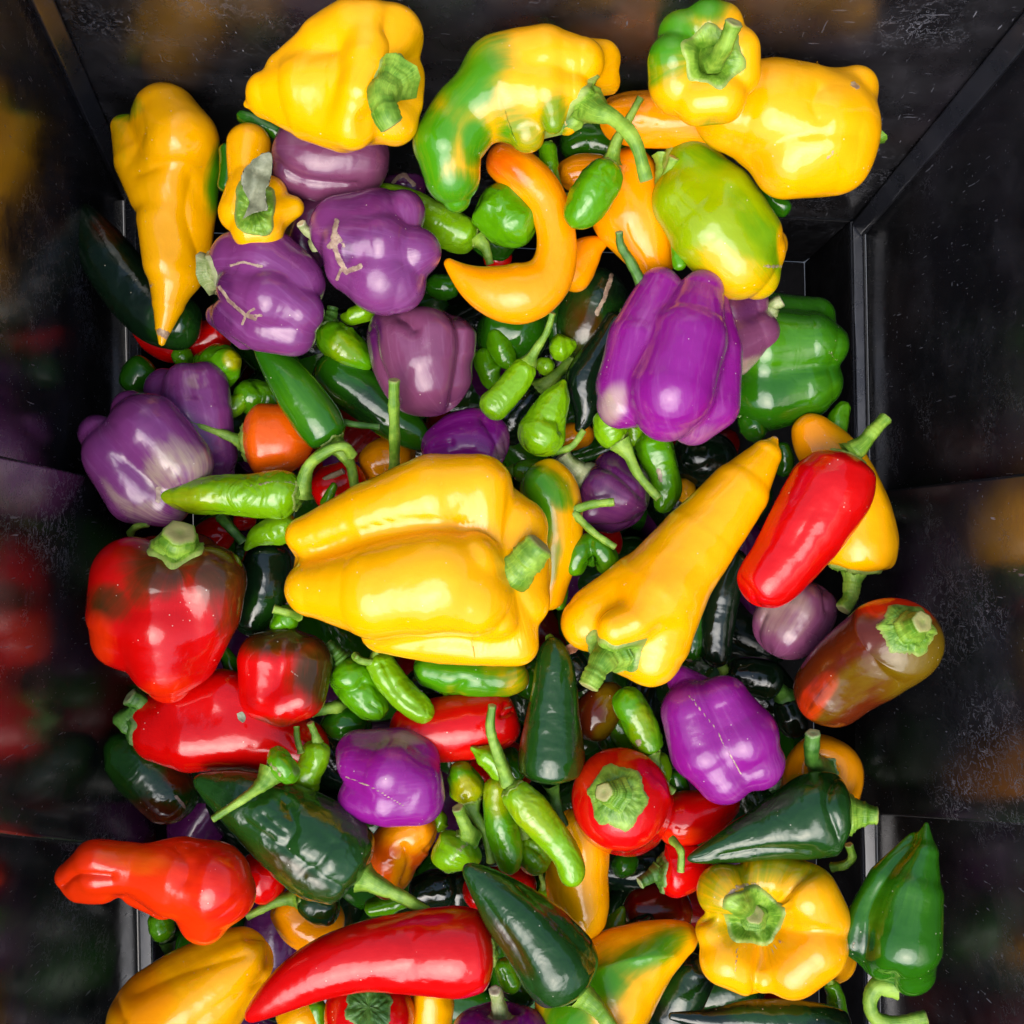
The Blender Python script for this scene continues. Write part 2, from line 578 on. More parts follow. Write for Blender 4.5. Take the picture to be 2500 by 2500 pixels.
    if parts:
        root = bpy.data.objects.new(name, None)
        root.empty_display_size = 0.01
        COL.objects.link(root)
        root.location = org
        mesh_obj("body", flat, q, skn, tr, at, uv, root, org)
    else:
        root = mesh_obj(name, flat, q, skn, tr, at, uv, None, org)
    root['label'] = label
    root['category'] = cat
    if group:
        root['group'] = group
    smat = STEMS[st]
    base, bn = p0, -Tr[0]
    if cal:
        # calyx: a pointed cap of leaf tissue lying on the shoulder
        rc = cal * K * (D - z0) / D
        NC, NS = 11, max(30, min(72, NT))
        ths = np.arange(NS) / NS
        dist = np.concatenate([[0], np.cumsum(np.linalg.norm(np.diff(Pt, axis=0), axis=2).mean(1))]) + np.linalg.norm(Pt[0] - p0, axis=1).mean()
        a5 = pts * ths * 2 * np.pi + rng.uniform(0, 6)
        edge = 0.86 + 0.17 * (np.abs(np.cos(a5 / 2)) ** 3) + 0.05 * np.sin(ths * 2 * np.pi * 2 + rng.uniform(0, 6)) + 0.035 * rng.normal(size=NS)
        A = np.zeros((NC, NS, 3))
        if lobes:
            # drape the cap over the lobes round the stem
            if sb:
                p0 = np.array(to3(sb[0], sb[1], z0 + sb[2] * 0.001))
            bvh = BVHTree.FromPolygons(flat.tolist(), q.tolist())
            e0 = np.cross(bn, [0, 1.0, 0.1])
            e0 /= np.linalg.norm(e0)
            e1 = np.cross(bn, e0)
            ring = e0 * np.cos(ths * 2 * np.pi)[:, None] + e1 * np.sin(ths * 2 * np.pi)[:, None]
            for i in range(NC):
                r_ = (i + 0.35) / (NC - 1 + 0.35)
                Xs = p0 + ring * (rc * r_ * edge)[:, None] + bn * 0.05
                tv = np.full(NS, 0.05)
                for m_ in range(NS):
                    hit = bvh.ray_cast(Vector(Xs[m_]), Vector(-bn), 0.085)
                    if hit[3] is not None:
                        tv[m_] = hit[3]
                hgt = calt * 0.001 * (1.2 - 0.8 * r_ ** 2) * (1 + (0.6 * rng.normal(size=NS) if 0 < i < NC - 1 else 0) * min(1, r_ * 2)) + 0.0005
                if i == NC - 1:
                    hgt = np.full(NS, -0.0008)
                A[i] = Xs - bn * (tv - hgt)[:, None]
            A[1:] = 0.4 * A[1:] + 0.3 * (np.roll(A[1:], 1, 1) + np.roll(A[1:], -1, 1))
            p0 = A[0].mean(0)
            sb = None
        for i in range(0 if lobes else NC):
            r_ = (i + 0.35) / (NC - 1 + 0.35)
            dd = rc * r_ * edge
            rowf = np.interp(dd, dist, np.arange(n_rows))
            r0 = np.clip(np.floor(rowf).astype(int), 0, n_rows - 2)
            fr = (rowf - r0)[:, None]
            jf = ths * NT
            j0 = np.floor(jf).astype(int) % NT
            j1 = (j0 + 1) % NT
            fj = (jf - np.floor(jf))[:, None]
            g = lambda G: (G[r0, j0] * (1 - fr) + G[r0 + 1, j0] * fr) * (1 - fj) + (G[r0, j1] * (1 - fr) + G[r0 + 1, j1] * fr) * fj
            nn = g(Nn)
            nn /= np.linalg.norm(nn, axis=1)[:, None] + 1e-9
            hgt = np.full(NS, calt * 0.001 * (1.15 - 0.75 * r_ ** 2)) * (1 + (0.55 * rng.normal(size=NS) if 0 < i < NC - 1 else 0) * min(1, r_ * 2))
            if i == NC - 1:
                hgt = np.full(NS, -0.0006)
            elif i == NC - 2:
                hgt = hgt * 0.8 + 0.0003
            small = np.clip(dd / (0.12 * rc + 1e-9), 0, 1)[:, None]
            A[i] = g(Pt) * small + p0 * (1 - small) + (nn * small + bn * (1 - small)) * np.asarray(hgt)[:, None]
        A[1:-1] = 0.5 * A[1:-1] + 0.25 * (np.roll(A[1:-1], 1, 1) + np.roll(A[1:-1], -1, 1))
        fl = np.vstack([A.reshape(-1, 3), (p0 + bn * calt * 0.0012)[None]])
        tq = np.stack([np.full(NS, len(fl) - 1), np.arange(NS), (np.arange(NS) + 1) % NS], 1)
        uvc = np.stack(np.broadcast_arrays(np.linspace(0, 1, NC)[:, None], np.abs(ths * 2 - 1)[None]), -1).reshape(-1, 2)
        mk = np.zeros((NC, NS))
        mk[-2:] = 0.35
        mesh_obj("calyx", fl, grid_quads(NC, NS), smat, tq, {"mask1": np.append(mk.ravel(), 0)}, np.vstack([uvc, [[0, 0]]]), root, org)
        base = p0 + bn * calt * 0.0006
    if stem:
        q0 = K * (D - base[2]) / D
        if sb:
            base = np.array(to3(sb[0], sb[1], z0 + sb[2] * 0.001))
        sp = [base - bn * 0.001]
        zb = base[2]
        for s_ in stem:
            sp.append(np.array(to3(s_[0], s_[1], zb + (s_[2] * 0.001 if len(s_) > 2 else 0.0))))
        tube("stem", sp, [sr[0] * 0.85 * q0, (sr[0] * 0.36 + sr[1] * 0.46) * q0, sr[1] * 0.84 * q0], smat, root, org, seed=_seed[0])
    return root


def shrink_to_lobes(Pt, O, lobes, cut, z0, k):
    """Pull the swept grid onto the smooth union of fleshy lobes (chains of round cones)."""
    kk = k * K * (D - z0) / D
    segs = []
    for ch in lobes:
        pts = []
        for c in ch:
            z = z0 + (c[3] * 0.001 if len(c) > 3 else 0.0)
            pts.append((np.array(to3(c[0], c[1], z)), c[2] * K * (D - z) / D))
        if len(pts) == 1:
            pts = pts * 2
        segs.append(pts)
    cuts = [(np.array(to3(c[0], c[1], z0 + c[3] * 0.001)), c[2] * K) for c in cut]

    def sdf(X):
        acc = None
        for pts in segs:
            dl = None
            for (a, ra), (b, rb) in zip(pts[:-1], pts[1:]):
                v = b - a
                t = np.clip(((X - a) @ v) / (v @ v + 1e-12), 0, 1)
                d = np.linalg.norm(X - a - t[..., None] * v, axis=-1) - (ra + (rb - ra) * t)
                dl = d if dl is None else np.minimum(d, dl)
            e_ = np.exp(-np.clip(dl / kk, -60, 60))
            acc = e_ if acc is None else acc + e_
        d = -kk * np.log(acc) + kk * 0.45
        for c, r_ in cuts:
            q_ = r_ - np.linalg.norm(X - c, axis=-1)
            h_ = np.clip(0.5 - 0.5 * (d - q_) / 0.0045, 0, 1)
            d = d * (1 - h_) + q_ * h_ + 0.0045 * h_ * (1 - h_)
        return d
    Dv = Pt - O[:, None]
    ln_ = np.linalg.norm(Dv, axis=2, keepdims=True)
    Dv = Dv / (ln_ + 1e-9)
    far = float(ln_.max()) * 1.45 + 0.01
    t = np.full(ln_.shape[:2], far)
    for _ in range(34):
        d = sdf(O[:, None] + Dv * t[..., None])
        t = np.maximum(t - np.where(np.abs(d) > 2e-5, d * 0.85, 0), 0.0015)
    # even out rows that bunch up in folds
    tt = t.copy()
    t[1:-1] = 0.5 * tt[1:-1] + 0.25 * (tt[:-2] + tt[2:])
    t = 0.5 * t + 0.25 * (np.roll(t, 1, 1) + np.roll(t, -1, 1))
    return O[:, None] + Dv * t[..., None], sdf


def loose_stem(label, pts, r, st='g', name='pepper_stem'):
    _seed[0] += 1
    hp = heap(pts)
    p3 = [to3(x, y, z * 0.001 + hp) for x, y, z in pts]
    q0 = K * (D - p3[0][2]) / D
    o = tube(name, p3, [r[0] * q0, r[1] * q0], STEMS[st], None, np.mean(p3, 0), flare=0.15, seed=_seed[0])
    o['label'] = label
    o['category'] = 'stem'
    return o


# ------------------------------------------------------------------ black plastic crate
def plastic(name, base=(0.0075, 0.0075, 0.009, 1), rough=0.17, scuff=1.0, stretch=(1, 1, 1), ior=2.1):
    N = Nodes(name)
    tc = N.new("ShaderNodeTexCoord")
    mp = N.new("ShaderNodeMapping")
    N.link(tc.outputs['Object'], mp.inputs[0])
    mp.inputs[3].default_value = stretch
    co = mp.outputs[0]
    # squiggly scuffs: thin level lines of a distorted noise, in patches
    nz = N.noise(130, 5, 0.62, co, 1.2)
    ln = N.ramp(N.math('ABSOLUTE', N.math('SUBTRACT', nz, 0.5)), 0.004, 0.018, 1.0, 0.0)
    patch = N.ramp(N.noise(11, 3, 0.6, co), 0.50, 0.72)
    dots = N.ramp(N.noise(420, 2, 0.6, co), 0.70, 0.76)
    # long straight scratches
    m2 = N.new("ShaderNodeMapping")
    N.link(co, m2.inputs[0])
    m2.inputs[2].default_value = (0.5, 0.35, 0.5)
    m2.inputs[3].default_value = (28, 160, 160)
    sc = N.ramp(N.noise(2.2, 2, 0.5, m2.outputs[0]), 0.71, 0.76)
    m3 = N.new("ShaderNodeMapping")
    N.link(co, m3.inputs[0])
    m3.inputs[2].default_value = (0.2, -0.6, 1.1)
    m3.inputs[3].default_value = (240, 240, 26)
    sc2 = N.ramp(N.noise(2.0, 2, 0.5, m3.outputs[0]), 0.70, 0.75)
    tot = N.math('MAXIMUM', N.math('MULTIPLY', ln, patch), N.math('MULTIPLY', dots, N.math('ADD', patch, 0.35)))
    tot = N.math('MAXIMUM', tot, N.math('MULTIPLY', N.math('MAXIMUM', sc, sc2), N.ramp(N.noise(9, 2, 0.5, co), 0.38, 0.62, 0.25, 1.0)))
    tot = N.math('MULTIPLY', tot, scuff)
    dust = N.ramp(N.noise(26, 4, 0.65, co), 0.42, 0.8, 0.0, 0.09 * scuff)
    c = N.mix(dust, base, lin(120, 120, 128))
    refl_tint = N.ramp(N.noise(7, 4, 0.6, co), 0.42, 0.72, 0.0, 0.11 * scuff)  # blotchy brown and mauve tint painted in for blurred pepper reflections
    c = N.mix(refl_tint, c, N.mix(N.ramp(N.noise(4, 1, 0.5, co), 0.4, 0.6), lin(104, 78, 50), lin(84, 74, 92)))
    c = N.mix(N.math('MULTIPLY', tot, 0.42), c, lin(150, 152, 165))
    N.link(c, N.b.inputs['Base Color'])
    N.link(N.math('ADD', N.ramp(N.noise(40, 4, 0.6, co), 0.3, 0.7, rough * 0.75, rough * 1.3), N.math('MULTIPLY', tot, 0.35)), N.b.inputs['Roughness'])
    N.link(N.bump(N.math('ADD', N.noise(150, 3, 0.5, co), tot), 0.10, 0.0006), N.b.inputs['Normal'])
    N.b.inputs['IOR'].default_value = ior
    return N.m


PLA = plastic('black_plastic', rough=0.19)
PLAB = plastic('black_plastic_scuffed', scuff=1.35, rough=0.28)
PLE = plastic('black_plastic_skylit_ledge', base=(0.03, 0.034, 0.045, 1), rough=0.3, scuff=0.5)  # ledge base lightened and blued, painting in the sky it reflects
PLF = plastic('black_plastic_floor', base=(0.004, 0.004, 0.005, 1), rough=0.6, scuff=0.3, ior=1.25)
PLS = plastic('black_plastic_corner', base=(0.012, 0.013, 0.018, 1), rough=0.3, scuff=0.4)

FLOOR_Z, LEDGE_Z, TOP_Z = -0.215, -0.130, 0.235


def v3(x, y, z):
    return np.array(to3(x, y, z))


def panel(name, a, b, c, d, th, mat, parent, nu=1, bev=0.0012, out=None):
    """A slab with rounded edges: front face a, b, c, d (counter-clockwise seen from inside the crate)."""
    a, b, c, d = (np.asarray(p, float) for p in (a, b, c, d))
    n = np.cross(b - a, d - a)
    n /= np.linalg.norm(n)
    import bmesh
    bm = bmesh.new()
    fr = [bm.verts.new(p) for p in (a, b, c, d)]
    bk = [bm.verts.new(p - n * th) for p in (a, b, c, d)]
    bm.faces.new(fr)
    bm.faces.new(bk[::-1])
    for i in range(4):
        j = (i + 1) % 4
        bm.faces.new([fr[j], fr[i], bk[i], bk[j]])
    bmesh.ops.subdivide_edges(bm, edges=bm.edges[:], cuts=7, use_grid_fill=True)
    bmesh.ops.recalc_face_normals(bm, faces=bm.faces[:])
    rim = [e for e in bm.edges if e.is_manifold and e.calc_face_angle() > 0.7]
    bmesh.ops.bevel(bm, geom=rim, offset=bev, segments=2, affect='EDGES', profile=0.6)
    bm.normal_update()
    for f in bm.faces:
        f.smooth = abs(f.normal.dot(Vector(n))) > 0.93
    me = bpy.data.meshes.new(name)
    bm.to_mesh(me)
    bm.free()
    me.materials.append(mat)
    o = bpy.data.objects.new(name, me)
    COL.objects.link(o)
    o.parent = parent
    return o


def build_crate():
    root = bpy.data.objects.new("crate", None)
    root.empty_display_size = 0.05
    COL.objects.link(root)
    root['label'] = "deep black plastic crate with scuffed glossy walls holding all the peppers"
    root['category'] = "crate"
    # inner corners at ledge height and at the rim
    LB, RB = v3(300, 455, LEDGE_Z), v3(2112, 538, LEDGE_Z)
    LT, RT = v3(65, -60, 0.10), v3(2545, 20, 0.10)
    ext = lambda p, q: p + (q - p) * ((TOP_Z - LEDGE_Z) / (0.10 - LEDGE_Z))
    LT, RT = ext(LB, LT), ext(RB, RT)
    LF, RF = v3(352, 3050, LEDGE_Z), v3(2160, 3050, LEDGE_Z)
    LFT, RFT = LF + (LT - LB) * [-0.85, -1, 1], RF + [0.045, -0.05, TOP_Z - LEDGE_Z]
    th = 0.006
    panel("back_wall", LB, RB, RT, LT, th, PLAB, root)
    panel("left_wall", LF, LB, LT, LFT, th, PLA, root)
    panel("right_wall", RB, RF, RFT, RT, th, PLA, root)
    panel("front_wall", RF, LF, LFT, RFT, th, PLA, root)
    # ledge running round the inside, then the lower walls and the floor
    w = 36 * K * (D - LEDGE_Z) / D
    dn = np.array([0, 0, -0.004])
    li, ri = np.array([w, 0, 0]), np.array([-w, 0, 0])
    bi, fi = np.array([0, -0.0004, 0]), np.array([0, w, 0])
    panel("ledge", LB + bi + dn * 0, LF + fi, LF + fi + li, LB + bi + li, 0.004, PLE, root, bev=0.0016)
    panel("ledge", RB + bi + ri, RF + fi + ri, RF + fi, RB + bi, 0.004, PLE, root, bev=0.0016)
    panel("ledge", LF + fi, LF, RF, RF + fi, 0.004, PLE, root, bev=0.0016)
    dz = np.array([0, 0, FLOOR_Z - LEDGE_Z])
    ins = 0.010
    A, B_, C_, D_ = LB + bi + li, RB + bi + ri, RF + fi + ri, LF + fi + li
    a, b, c, d = (A + dz + [ins, -ins, 0], B_ + dz + [-ins, -ins, 0], C_ + dz + [-ins, ins, 0], D_ + dz + [ins, ins, 0])
    up = np.array([0, 0, -0.0045])
    panel("lower_wall", a, b, RB + up + bi, LB + up + bi, th, PLF, root)
    panel("lower_wall", d, a, A + up, D_ + up, th, PLF, root)
    panel("lower_wall", b, c, C_ + up, B_ + up, th, PLF, root)
    panel("lower_wall", c, d, D_ + up, C_ + up, th, PLF, root)
    panel("floor", d, c, b, a, 0.006, PLF, root)
    # moulded strips up the two far corners
    for (p, q, sx) in ((LB, LT, 1), (RB, RT, -1)):
        cw = 0.0075
        e0 = np.array([sx * cw, 0, 0])
        e1 = np.array([0, -cw * 1.3, 0])
        k0 = np.array([sx * 0.0025, -0.0025, 0.0])
        zz = np.array([0, 0, 0.0005])
        if sx > 0:
            f = (p + e1 + k0 + zz, p + e0 + k0 + zz, q + e0 + k0, q + e1 + k0)
        else:
            f = (p + e0 + k0 + zz, p + e1 + k0 + zz, q + e1 + k0, q + e0 + k0)
        panel("corner_strip", *f, 0.008, PLS, root, bev=0.0015)
    # raised middle panels of the side walls
    for (B0, F0, T0, TF, y0, y1, s0, s1, sx) in ((LB, LF, LT, LFT, 1195, 2075, 0.20, -0.1, 1), (RB, RF, RT, RFT, 1207, 1985, -0.118, 0.074, -1)):
        def seam(y, sl):
            t = (v3(0, y, LEDGE_Z)[1] - B0[1]) / (F0[1] - B0[1])
            lo = B0 + (F0 - B0) * t
            f = D / (K * (D - TOP_Z))
            xb, xt = 1250 + lo[0] * D / (K * (D - LEDGE_Z)), 1250 + (T0[0] + TF[0]) / 2 * f
            yt = y + sl * abs(xt - xb)
            ty = (v3(0, yt, TOP_Z)[1] - T0[1]) / (TF[1] - T0[1])
            return lo, T0 + (TF - T0) * ty
        (lo0, hi0), (lo1, hi1) = seam(y0, -abs(s0)), seam(y1, s1)
        off = np.array([sx * 0.0065, 0, 0])
        offb = np.array([sx * 0.0150, 0, 0.001])
        if sx > 0:
            panel("side_panel", lo1 + offb, lo0 + offb, hi0 + off, hi1 + off, 0.012, PLA, root, bev=0.002)
        else:
            panel("side_panel", lo0 + offb, lo1 + offb, hi1 + off, hi0 + off, 0.012, PLA, root, bev=0.002)
    return root


build_crate()

# paving the crate stands on
_g = Nodes("paving")
_gc = _g.mix(_g.noise(6, 5, 0.6), lin(118, 114, 108), lin(150, 146, 138))
_g.link(_gc, _g.b.inputs['Base Color'])
_g.b.inputs['Roughness'].default_value = 0.85
gx = np.array([[-30, -30, FLOOR_Z - 0.02], [30, -30, FLOOR_Z - 0.02], [30, 30, FLOOR_Z - 0.02], [-30, 30, FLOOR_Z - 0.02]], float)
gr = mesh_obj("ground", gx, [[0, 1, 2, 3]], _g.m, smooth=False)
gr['kind'] = 'structure'


# ------------------------------------------------------------------ the peppers, deepest first
# positions and half-widths are measured in photograph pixels, heights in millimetres
GG = "small green chili peppers in the pile"
GY, GP, GR = "yellow and orange peppers in the pile", "purple bell peppers in the pile", "red peppers in the pile"
GD = "dark green peppers in the pile"
CH, BE, PE = 'chili pepper', 'bell pepper', 'pepper'


def green(label, col, h, ctrl, **k):
    k.setdefault('n', 3); k.setdefault('lob', (0.2, 0.26)); k.setdefault('wob', 0.1); k.setdefault('crum', 0.018); k.setdefault('cat', CH); k.setdefault('group', GG)
    return P('chili_pepper', label, col, h, ctrl, **k)


def dark(label, col, h, ctrl, **k):
    k.setdefault('name', 'poblano_pepper'); k.setdefault('n', 3); k.setdefault('lob', (0.18, 0.06)); k.setdefault('wob', 0.05); k.setdefault('cat', PE); k.setdefault('group', GD)
    nm = k.pop('name')
    return P(nm, label, col, h, ctrl, **k)


def yel(label, col, h, ctrl, **k):
    k.setdefault('n', 3); k.setdefault('lob', (0.3, 0.15)); k.setdefault('wob', 0.05); k.setdefault('cat', BE); k.setdefault('group', GY)
    k.setdefault('name', 'sweet_pepper')
    nm = k.pop('name')
    return P(nm, label, col, h, ctrl, **k)


def pur(label, col, h, ctrl, **k):
    k.setdefault('n', 4); k.setdefault('lob', (0.34, 0.34)); k.setdefault('wob', 0.045); k.setdefault('cat', BE); k.setdefault('group', GP)
    k.setdefault('boxy', 2.6)
    return P('bell_pepper', label, col, h, ctrl, **k)


def red(label, col, h, ctrl, **k):
    k.setdefault('n', 3); k.setdefault('lob', (0.25, 0.1)); k.setdefault('wob', 0.045); k.setdefault('cat', PE); k.setdefault('group', GR)
    k.setdefault('name', 'red_pepper')
    nm = k.pop('name')
    return P(nm, label, col, h, ctrl, **k)


# ---- bottom layer, glimpsed in the gaps
dark("dark green pepper deep under the crooked yellow-green pepper's stalk", 'jala', -62, [(1370, 370, 30), (1440, 345, 55), (1550, 390, 55), (1590, 410, 30)])
dark("dark green bell with a dull grey sheen below the yellow hook-shaped pepper", 'jala', -58, [(1340, 800, 60), (1270, 805, 85), (1190, 800, 75), (1165, 795, 40)], m2=[(1225, 392, 50, 30, 40, 0.5)])
dark("olive patch of pepper just left of the black chili with the long curved stalk", 'jala', -60, [(1350, 730, 32), (1362, 790, 36), (1372, 860, 25)])
dark("nearly black pepper in the dark gap right of the long yellow pepper's waist", 'inky', -74, [(1640, 1100, 50), (1720, 1120, 70), (1800, 1110, 50)])
yel("sliver of yellow pepper in the dark gap under the large purple bell", 'yellow', -72, [(1655, 1170, 20), (1672, 1195, 28), (1680, 1230, 20)])
yel("small orange pepper glimpsed beneath the black chili's pointed tip", 'amber', -58, [(1360, 1085, 30), (1400, 1065, 36), (1450, 1060, 25)])
red("red pepper glimpsed between the purple bell and the big yellow bell's upper edge", 'darkred', -60, [(1040, 1040, 25), (1075, 1035, 38), (1120, 1035, 25)])
red("red pepper showing in a chink above the yellow hook-shaped pepper's tip", 'red', -60, [(1180, 620, 25), (1215, 628, 32), (1250, 632, 20)])
red("red pepper glimpsed behind the two-tone red and brown bell", 'red', -48, [(480, 1330, 40), (530, 1310, 50), (565, 1330, 40)])
red("thin red pepper under the light green wrinkled chili at the left", 'red', -50, [(570, 1275, 22), (600, 1270, 26), (625, 1275, 18)])
red("red pepper behind the crooked green chili right of the big yellow bell", 'red', -45, [(1420, 1330, 40), (1470, 1325, 52), (1520, 1330, 35)])
red("deep red pepper behind the lime chili with the pale upright stalk", 'red', -52, [(1140, 1890, 55), (1220, 1880, 72), (1300, 1850, 50)])
red("red pepper glimpsed under the tip of the glossy dark poblano", 'red', -38, [(1130, 2185, 40), (1210, 2170, 52), (1310, 2155, 40)])
red("dark red bell showing below the small red chili with a withered calyx", 'darkred', -42, [(1520, 2220, 40), (1600, 2225, 66), (1690, 2230, 60)], m1=[(1600, 2240, 50)])
dark("nearly black pepper in the hollow right of the long red pepper's shoulder", 'inky', -52, [(1000, 2190, 40), (1060, 2170, 48), (1120, 2170, 44)])
dark("small black pepper in the hollow above the poblano's tip", 'inky', -56, [(1100, 2130, 36), (1120, 2180, 40), (1115, 2230, 30)])
dark("black pepper under the yellow stem-end pepper's green stalk", 'inky', -40, [(1385, 1590, 32), (1405, 1640, 38), (1400, 1690, 28)])
dark("black-green pepper in the dark pocket under the lilac bell", 'inky', -52, [(1770, 1640, 32), (1830, 1650, 48), (1910, 1670, 50)], stem=[(1760, 1625), (1740, 1600)], sr=(12, 9))
dark("black-green pepper with a grey-green stub beneath the brown and red pepper", 'inky', -58, [(1915, 1700, 30), (1930, 1750, 40), (1950, 1800, 30)], stem=[(1908, 1690, 4), (1895, 1670, 10)], sr=(17, 15), st='d')
green("green chili in the dark gap left of the withered red chili", 'jala', -48, [(1500, 2090, 20), (1525, 2110, 36), (1550, 2130, 24)])
yel("amber pepper behind the upright cut stalk", 'amber', -46, [(1005, 1150, 55), (945, 1120, 55), (890, 1165, 45)])
yel("small yellow pepper under the lower edge of the long red pepper", 'yellow', -22, [(1050, 2390, 46), (1056, 2450, 52), (1055, 2540, 48)])
yel("yellow pepper under the curved tip of the long red pepper", 'yellow', -26, [(690, 2520, 50), (740, 2480, 42), (760, 2540, 40)])
yel("orange pepper under the ribbed dark poblano and long red pepper", 'amber', -30, [(690, 2180, 50), (735, 2240, 72), (830, 2290, 70)])
green("green chili between the orange pepper and the long red pepper", 'green', -34, [(890, 2220, 22), (950, 2205, 28), (1000, 2190, 22)])
green("green chili hanging at the bottom edge left of the red pepper's calyx", 'green', -26, [(768, 2440, 22), (776, 2490, 24), (776, 2540, 22)])
dark("blue-black pepper under the green-striped yellow pepper at the bottom", 'inky', -32, [(1720, 2340, 50), (1665, 2420, 64), (1615, 2520, 60)], m2=[(1665, 2420, 50)])
green("pointed green chili tip left of the dark red bell", 'green', -30, [(1485, 2300, 36), (1508, 2250, 26), (1522, 2212, 6)])
dark("dark chili tip above the yellow nub of the green-striped pepper", 'inky', -28, [(1535, 2300, 40), (1575, 2255, 28), (1592, 2232, 8)])
green("dark green chili below the poblano's underside beside the purple bell", 'jala', -32, [(1240, 2360, 30), (1262, 2410, 38), (1300, 2450, 30)])

# ---- what lies under the visible peppers: one mass of fruit nobody could count
def under_pile():
    rng = np.random.default_rng(3)
    keys = ['inky', 'jala', 'inky', 'darkred', 'plum', 'poblano', 'inky', 'jala']
    V, Q, M, o = [], [], [], 0
    nr, nt = 14, 18
    f = np.linspace(0.02, 0.98, nr) * np.pi
    th = np.arange(nt) / nt * 2 * np.pi
    q0 = grid_quads(nr, nt)
    for layer, z in ((0, -0.178), (1, -0.142)):
        for gy in range(20):
            for gx in range(13):
                x, y = -0.255 + gx * 0.0425 + rng.uniform(-0.012, 0.012), 0.215 - gy * 0.0425 + rng.uniform(-0.012, 0.012)
                if x > (0.14 if y > 0 else 0.185) or x < (-0.235 if y < -0.02 else -0.195) or y > 0.15:
                    continue
                r, l = rng.uniform(0.018, 0.026), rng.uniform(0.03, 0.048)
                ax, n, p = rng.uniform(0, 6.28), rng.integers(2, 5), rng.uniform(0, 6)
                R_ = (np.sin(f) ** 0.75 * (1 - 0.25 * np.cos(f)))[:, None] * (1 + 0.09 * np.cos(n * th + p))[None]
                L_ = np.broadcast_to(-np.cos(f)[:, None] * l, R_.shape)
                S_, N_ = R_ * np.cos(th) * r, R_ * np.sin(th) * r
                tz = rng.uniform(-0.3, 0.3)
                V.append(np.stack([x + L_ * math.cos(ax) - S_ * math.sin(ax), y + L_ * math.sin(ax) + S_ * math.cos(ax), z + N_ + L_ * tz], -1).reshape(-1, 3))
                Q.append(q0 + o)
                o += nr * nt
                M.append(np.full(len(q0), rng.integers(0, len(keys))))
    V = np.vstack(V)
    z = np.zeros(len(V))
    ob = mesh_obj("buried_peppers", V, np.vstack(Q), None, None, {"mask1": z, "mask2": z, "scar": z}, V[:, :2] * 10, None, (0, 0, -0.15))
    for k in keys:
        ob.data.materials.append(skin_mat('skin_' + k, **SKIN[k]))
    ob.data.polygons.foreach_set("material_index", np.concatenate(M).astype(np.int32))
    ob['kind'] = 'stuff'
    ob['label'] = "dim mass of peppers buried deep in the crate, seen only through gaps"
    ob['category'] = 'peppers'


under_pile()

# ---- left column
dark("dark blue-green poblano leaning on the left crate wall", 'inky', -48, [(490, 800, 60), (400, 775, 76), (320, 705, 72), (245, 605, 64), (195, 535, 46), (170, 498, 22)], m2=[(430, 790, 60)], m1=[(260, 560, 40, 30, 40, 0.5)])  # brown patch paints a reflection into the skin of the upper side
red("thin red chili with a knobbly tip under the tall yellow pepper", 'red', -62, [(560, 805, 40), (500, 830, 46), (420, 850, 38), (362, 838, 20), (340, 822, 9), (326, 805, 7)], name='chili_pepper', cat=CH)
dark("small dark green pepper tucked behind the lilac bell at the left", 'jala', -44, [(318, 960, 34), (340, 915, 42), (372, 888, 38)])
green("blunt green chili pointing up beside the red chili at the left", 'green', -36, [(500, 905, 46, -15), (535, 893, 54, 0), (565, 882, 42, 8), (590, 876, 24, 8)], m2=[(575, 875, 25)])
green("knobbly green chili with a dried calyx above the orange pepper", 'green', -40, [(570, 958, 30), (615, 968, 46), (660, 978, 42), (695, 985, 26)], cr=[([(625, 935), (640, 965), (630, 1000)], 10, 10)])
pur("lilac-purple bell standing behind the big two-tone purple one", 'violet', -24, [(450, 880, 78), (455, 950, 104), (478, 1020, 104), (510, 1100, 82), (535, 1175, 48)], m1=[(480, 930, 25, 16, 0, 0.3)], lob=(0.2, 0.2),
    lobes=[[(402, 950, 54, -4), (425, 1030, 66, -2)], [(450, 935, 52, 6), (455, 1010, 68, 8), (490, 1100, 62, 4)], [(500, 935, 54, 2), (508, 1010, 62, 4), (530, 1110, 52, 0)], [(480, 1060, 70, -8), (530, 1150, 44, -6)]], k=5)
yel("orange pepper with a ragged green calyx left of the jalapeño", 'orange', -14, [(592, 1080, 82), (640, 1078, 92), (700, 1075, 84), (765, 1085, 56)], stem=[(545, 1060, 3), (500, 1044, 8), (456, 1028, 12)], sr=(14, 8), cal=44, calt=1.6, df=0.8, n=4, lob=(0.2, 0.2), name='bell_pepper')
pur("big purple bell fading to cream near its stem, leaning on the left wall", 'violet', 2, [(425, 1215, 100), (372, 1152, 140), (312, 1085, 132), (255, 1022, 100), (222, 985, 66)], m2=[(240, 1010, 60, 60, 0, 0.45)], lob=(0.22, 0.3), sc=[([(383, 1190), (385, 1220)], 5)],
    lobes=[[(440, 1130, 84, 4), (360, 1050, 98, 6), (318, 996, 50, 4)], [(330, 1180, 80, 2), (280, 1110, 82, 4), (236, 1058, 50, 2)], [(400, 1220, 72, 0), (330, 1210, 72, -4), (275, 1150, 56, -4)]], k=10, m1=[(440, 1150, 85, 65, 40, 0.6), (290, 1215, 16, 60, -40, 0.4), (400, 1250, 70, 26, 0, 0.5)])
green("light green chili tip pointing left beside the big yellow bell", 'lime', -8, [(725, 1285, 34), (675, 1293, 42), (628, 1312, 26), (597, 1344, 5)])
dark("dark green poblano right of the red and brown bell", 'inky', -22, [(655, 1320, 48), (648, 1390, 62), (632, 1470, 64), (600, 1550, 48)], m2=[(660, 1490, 50)])
green("dark green chili tip between the two-tone red bells", 'jala', -16, [(580, 1665, 22), (556, 1610, 20), (540, 1575, 10)])
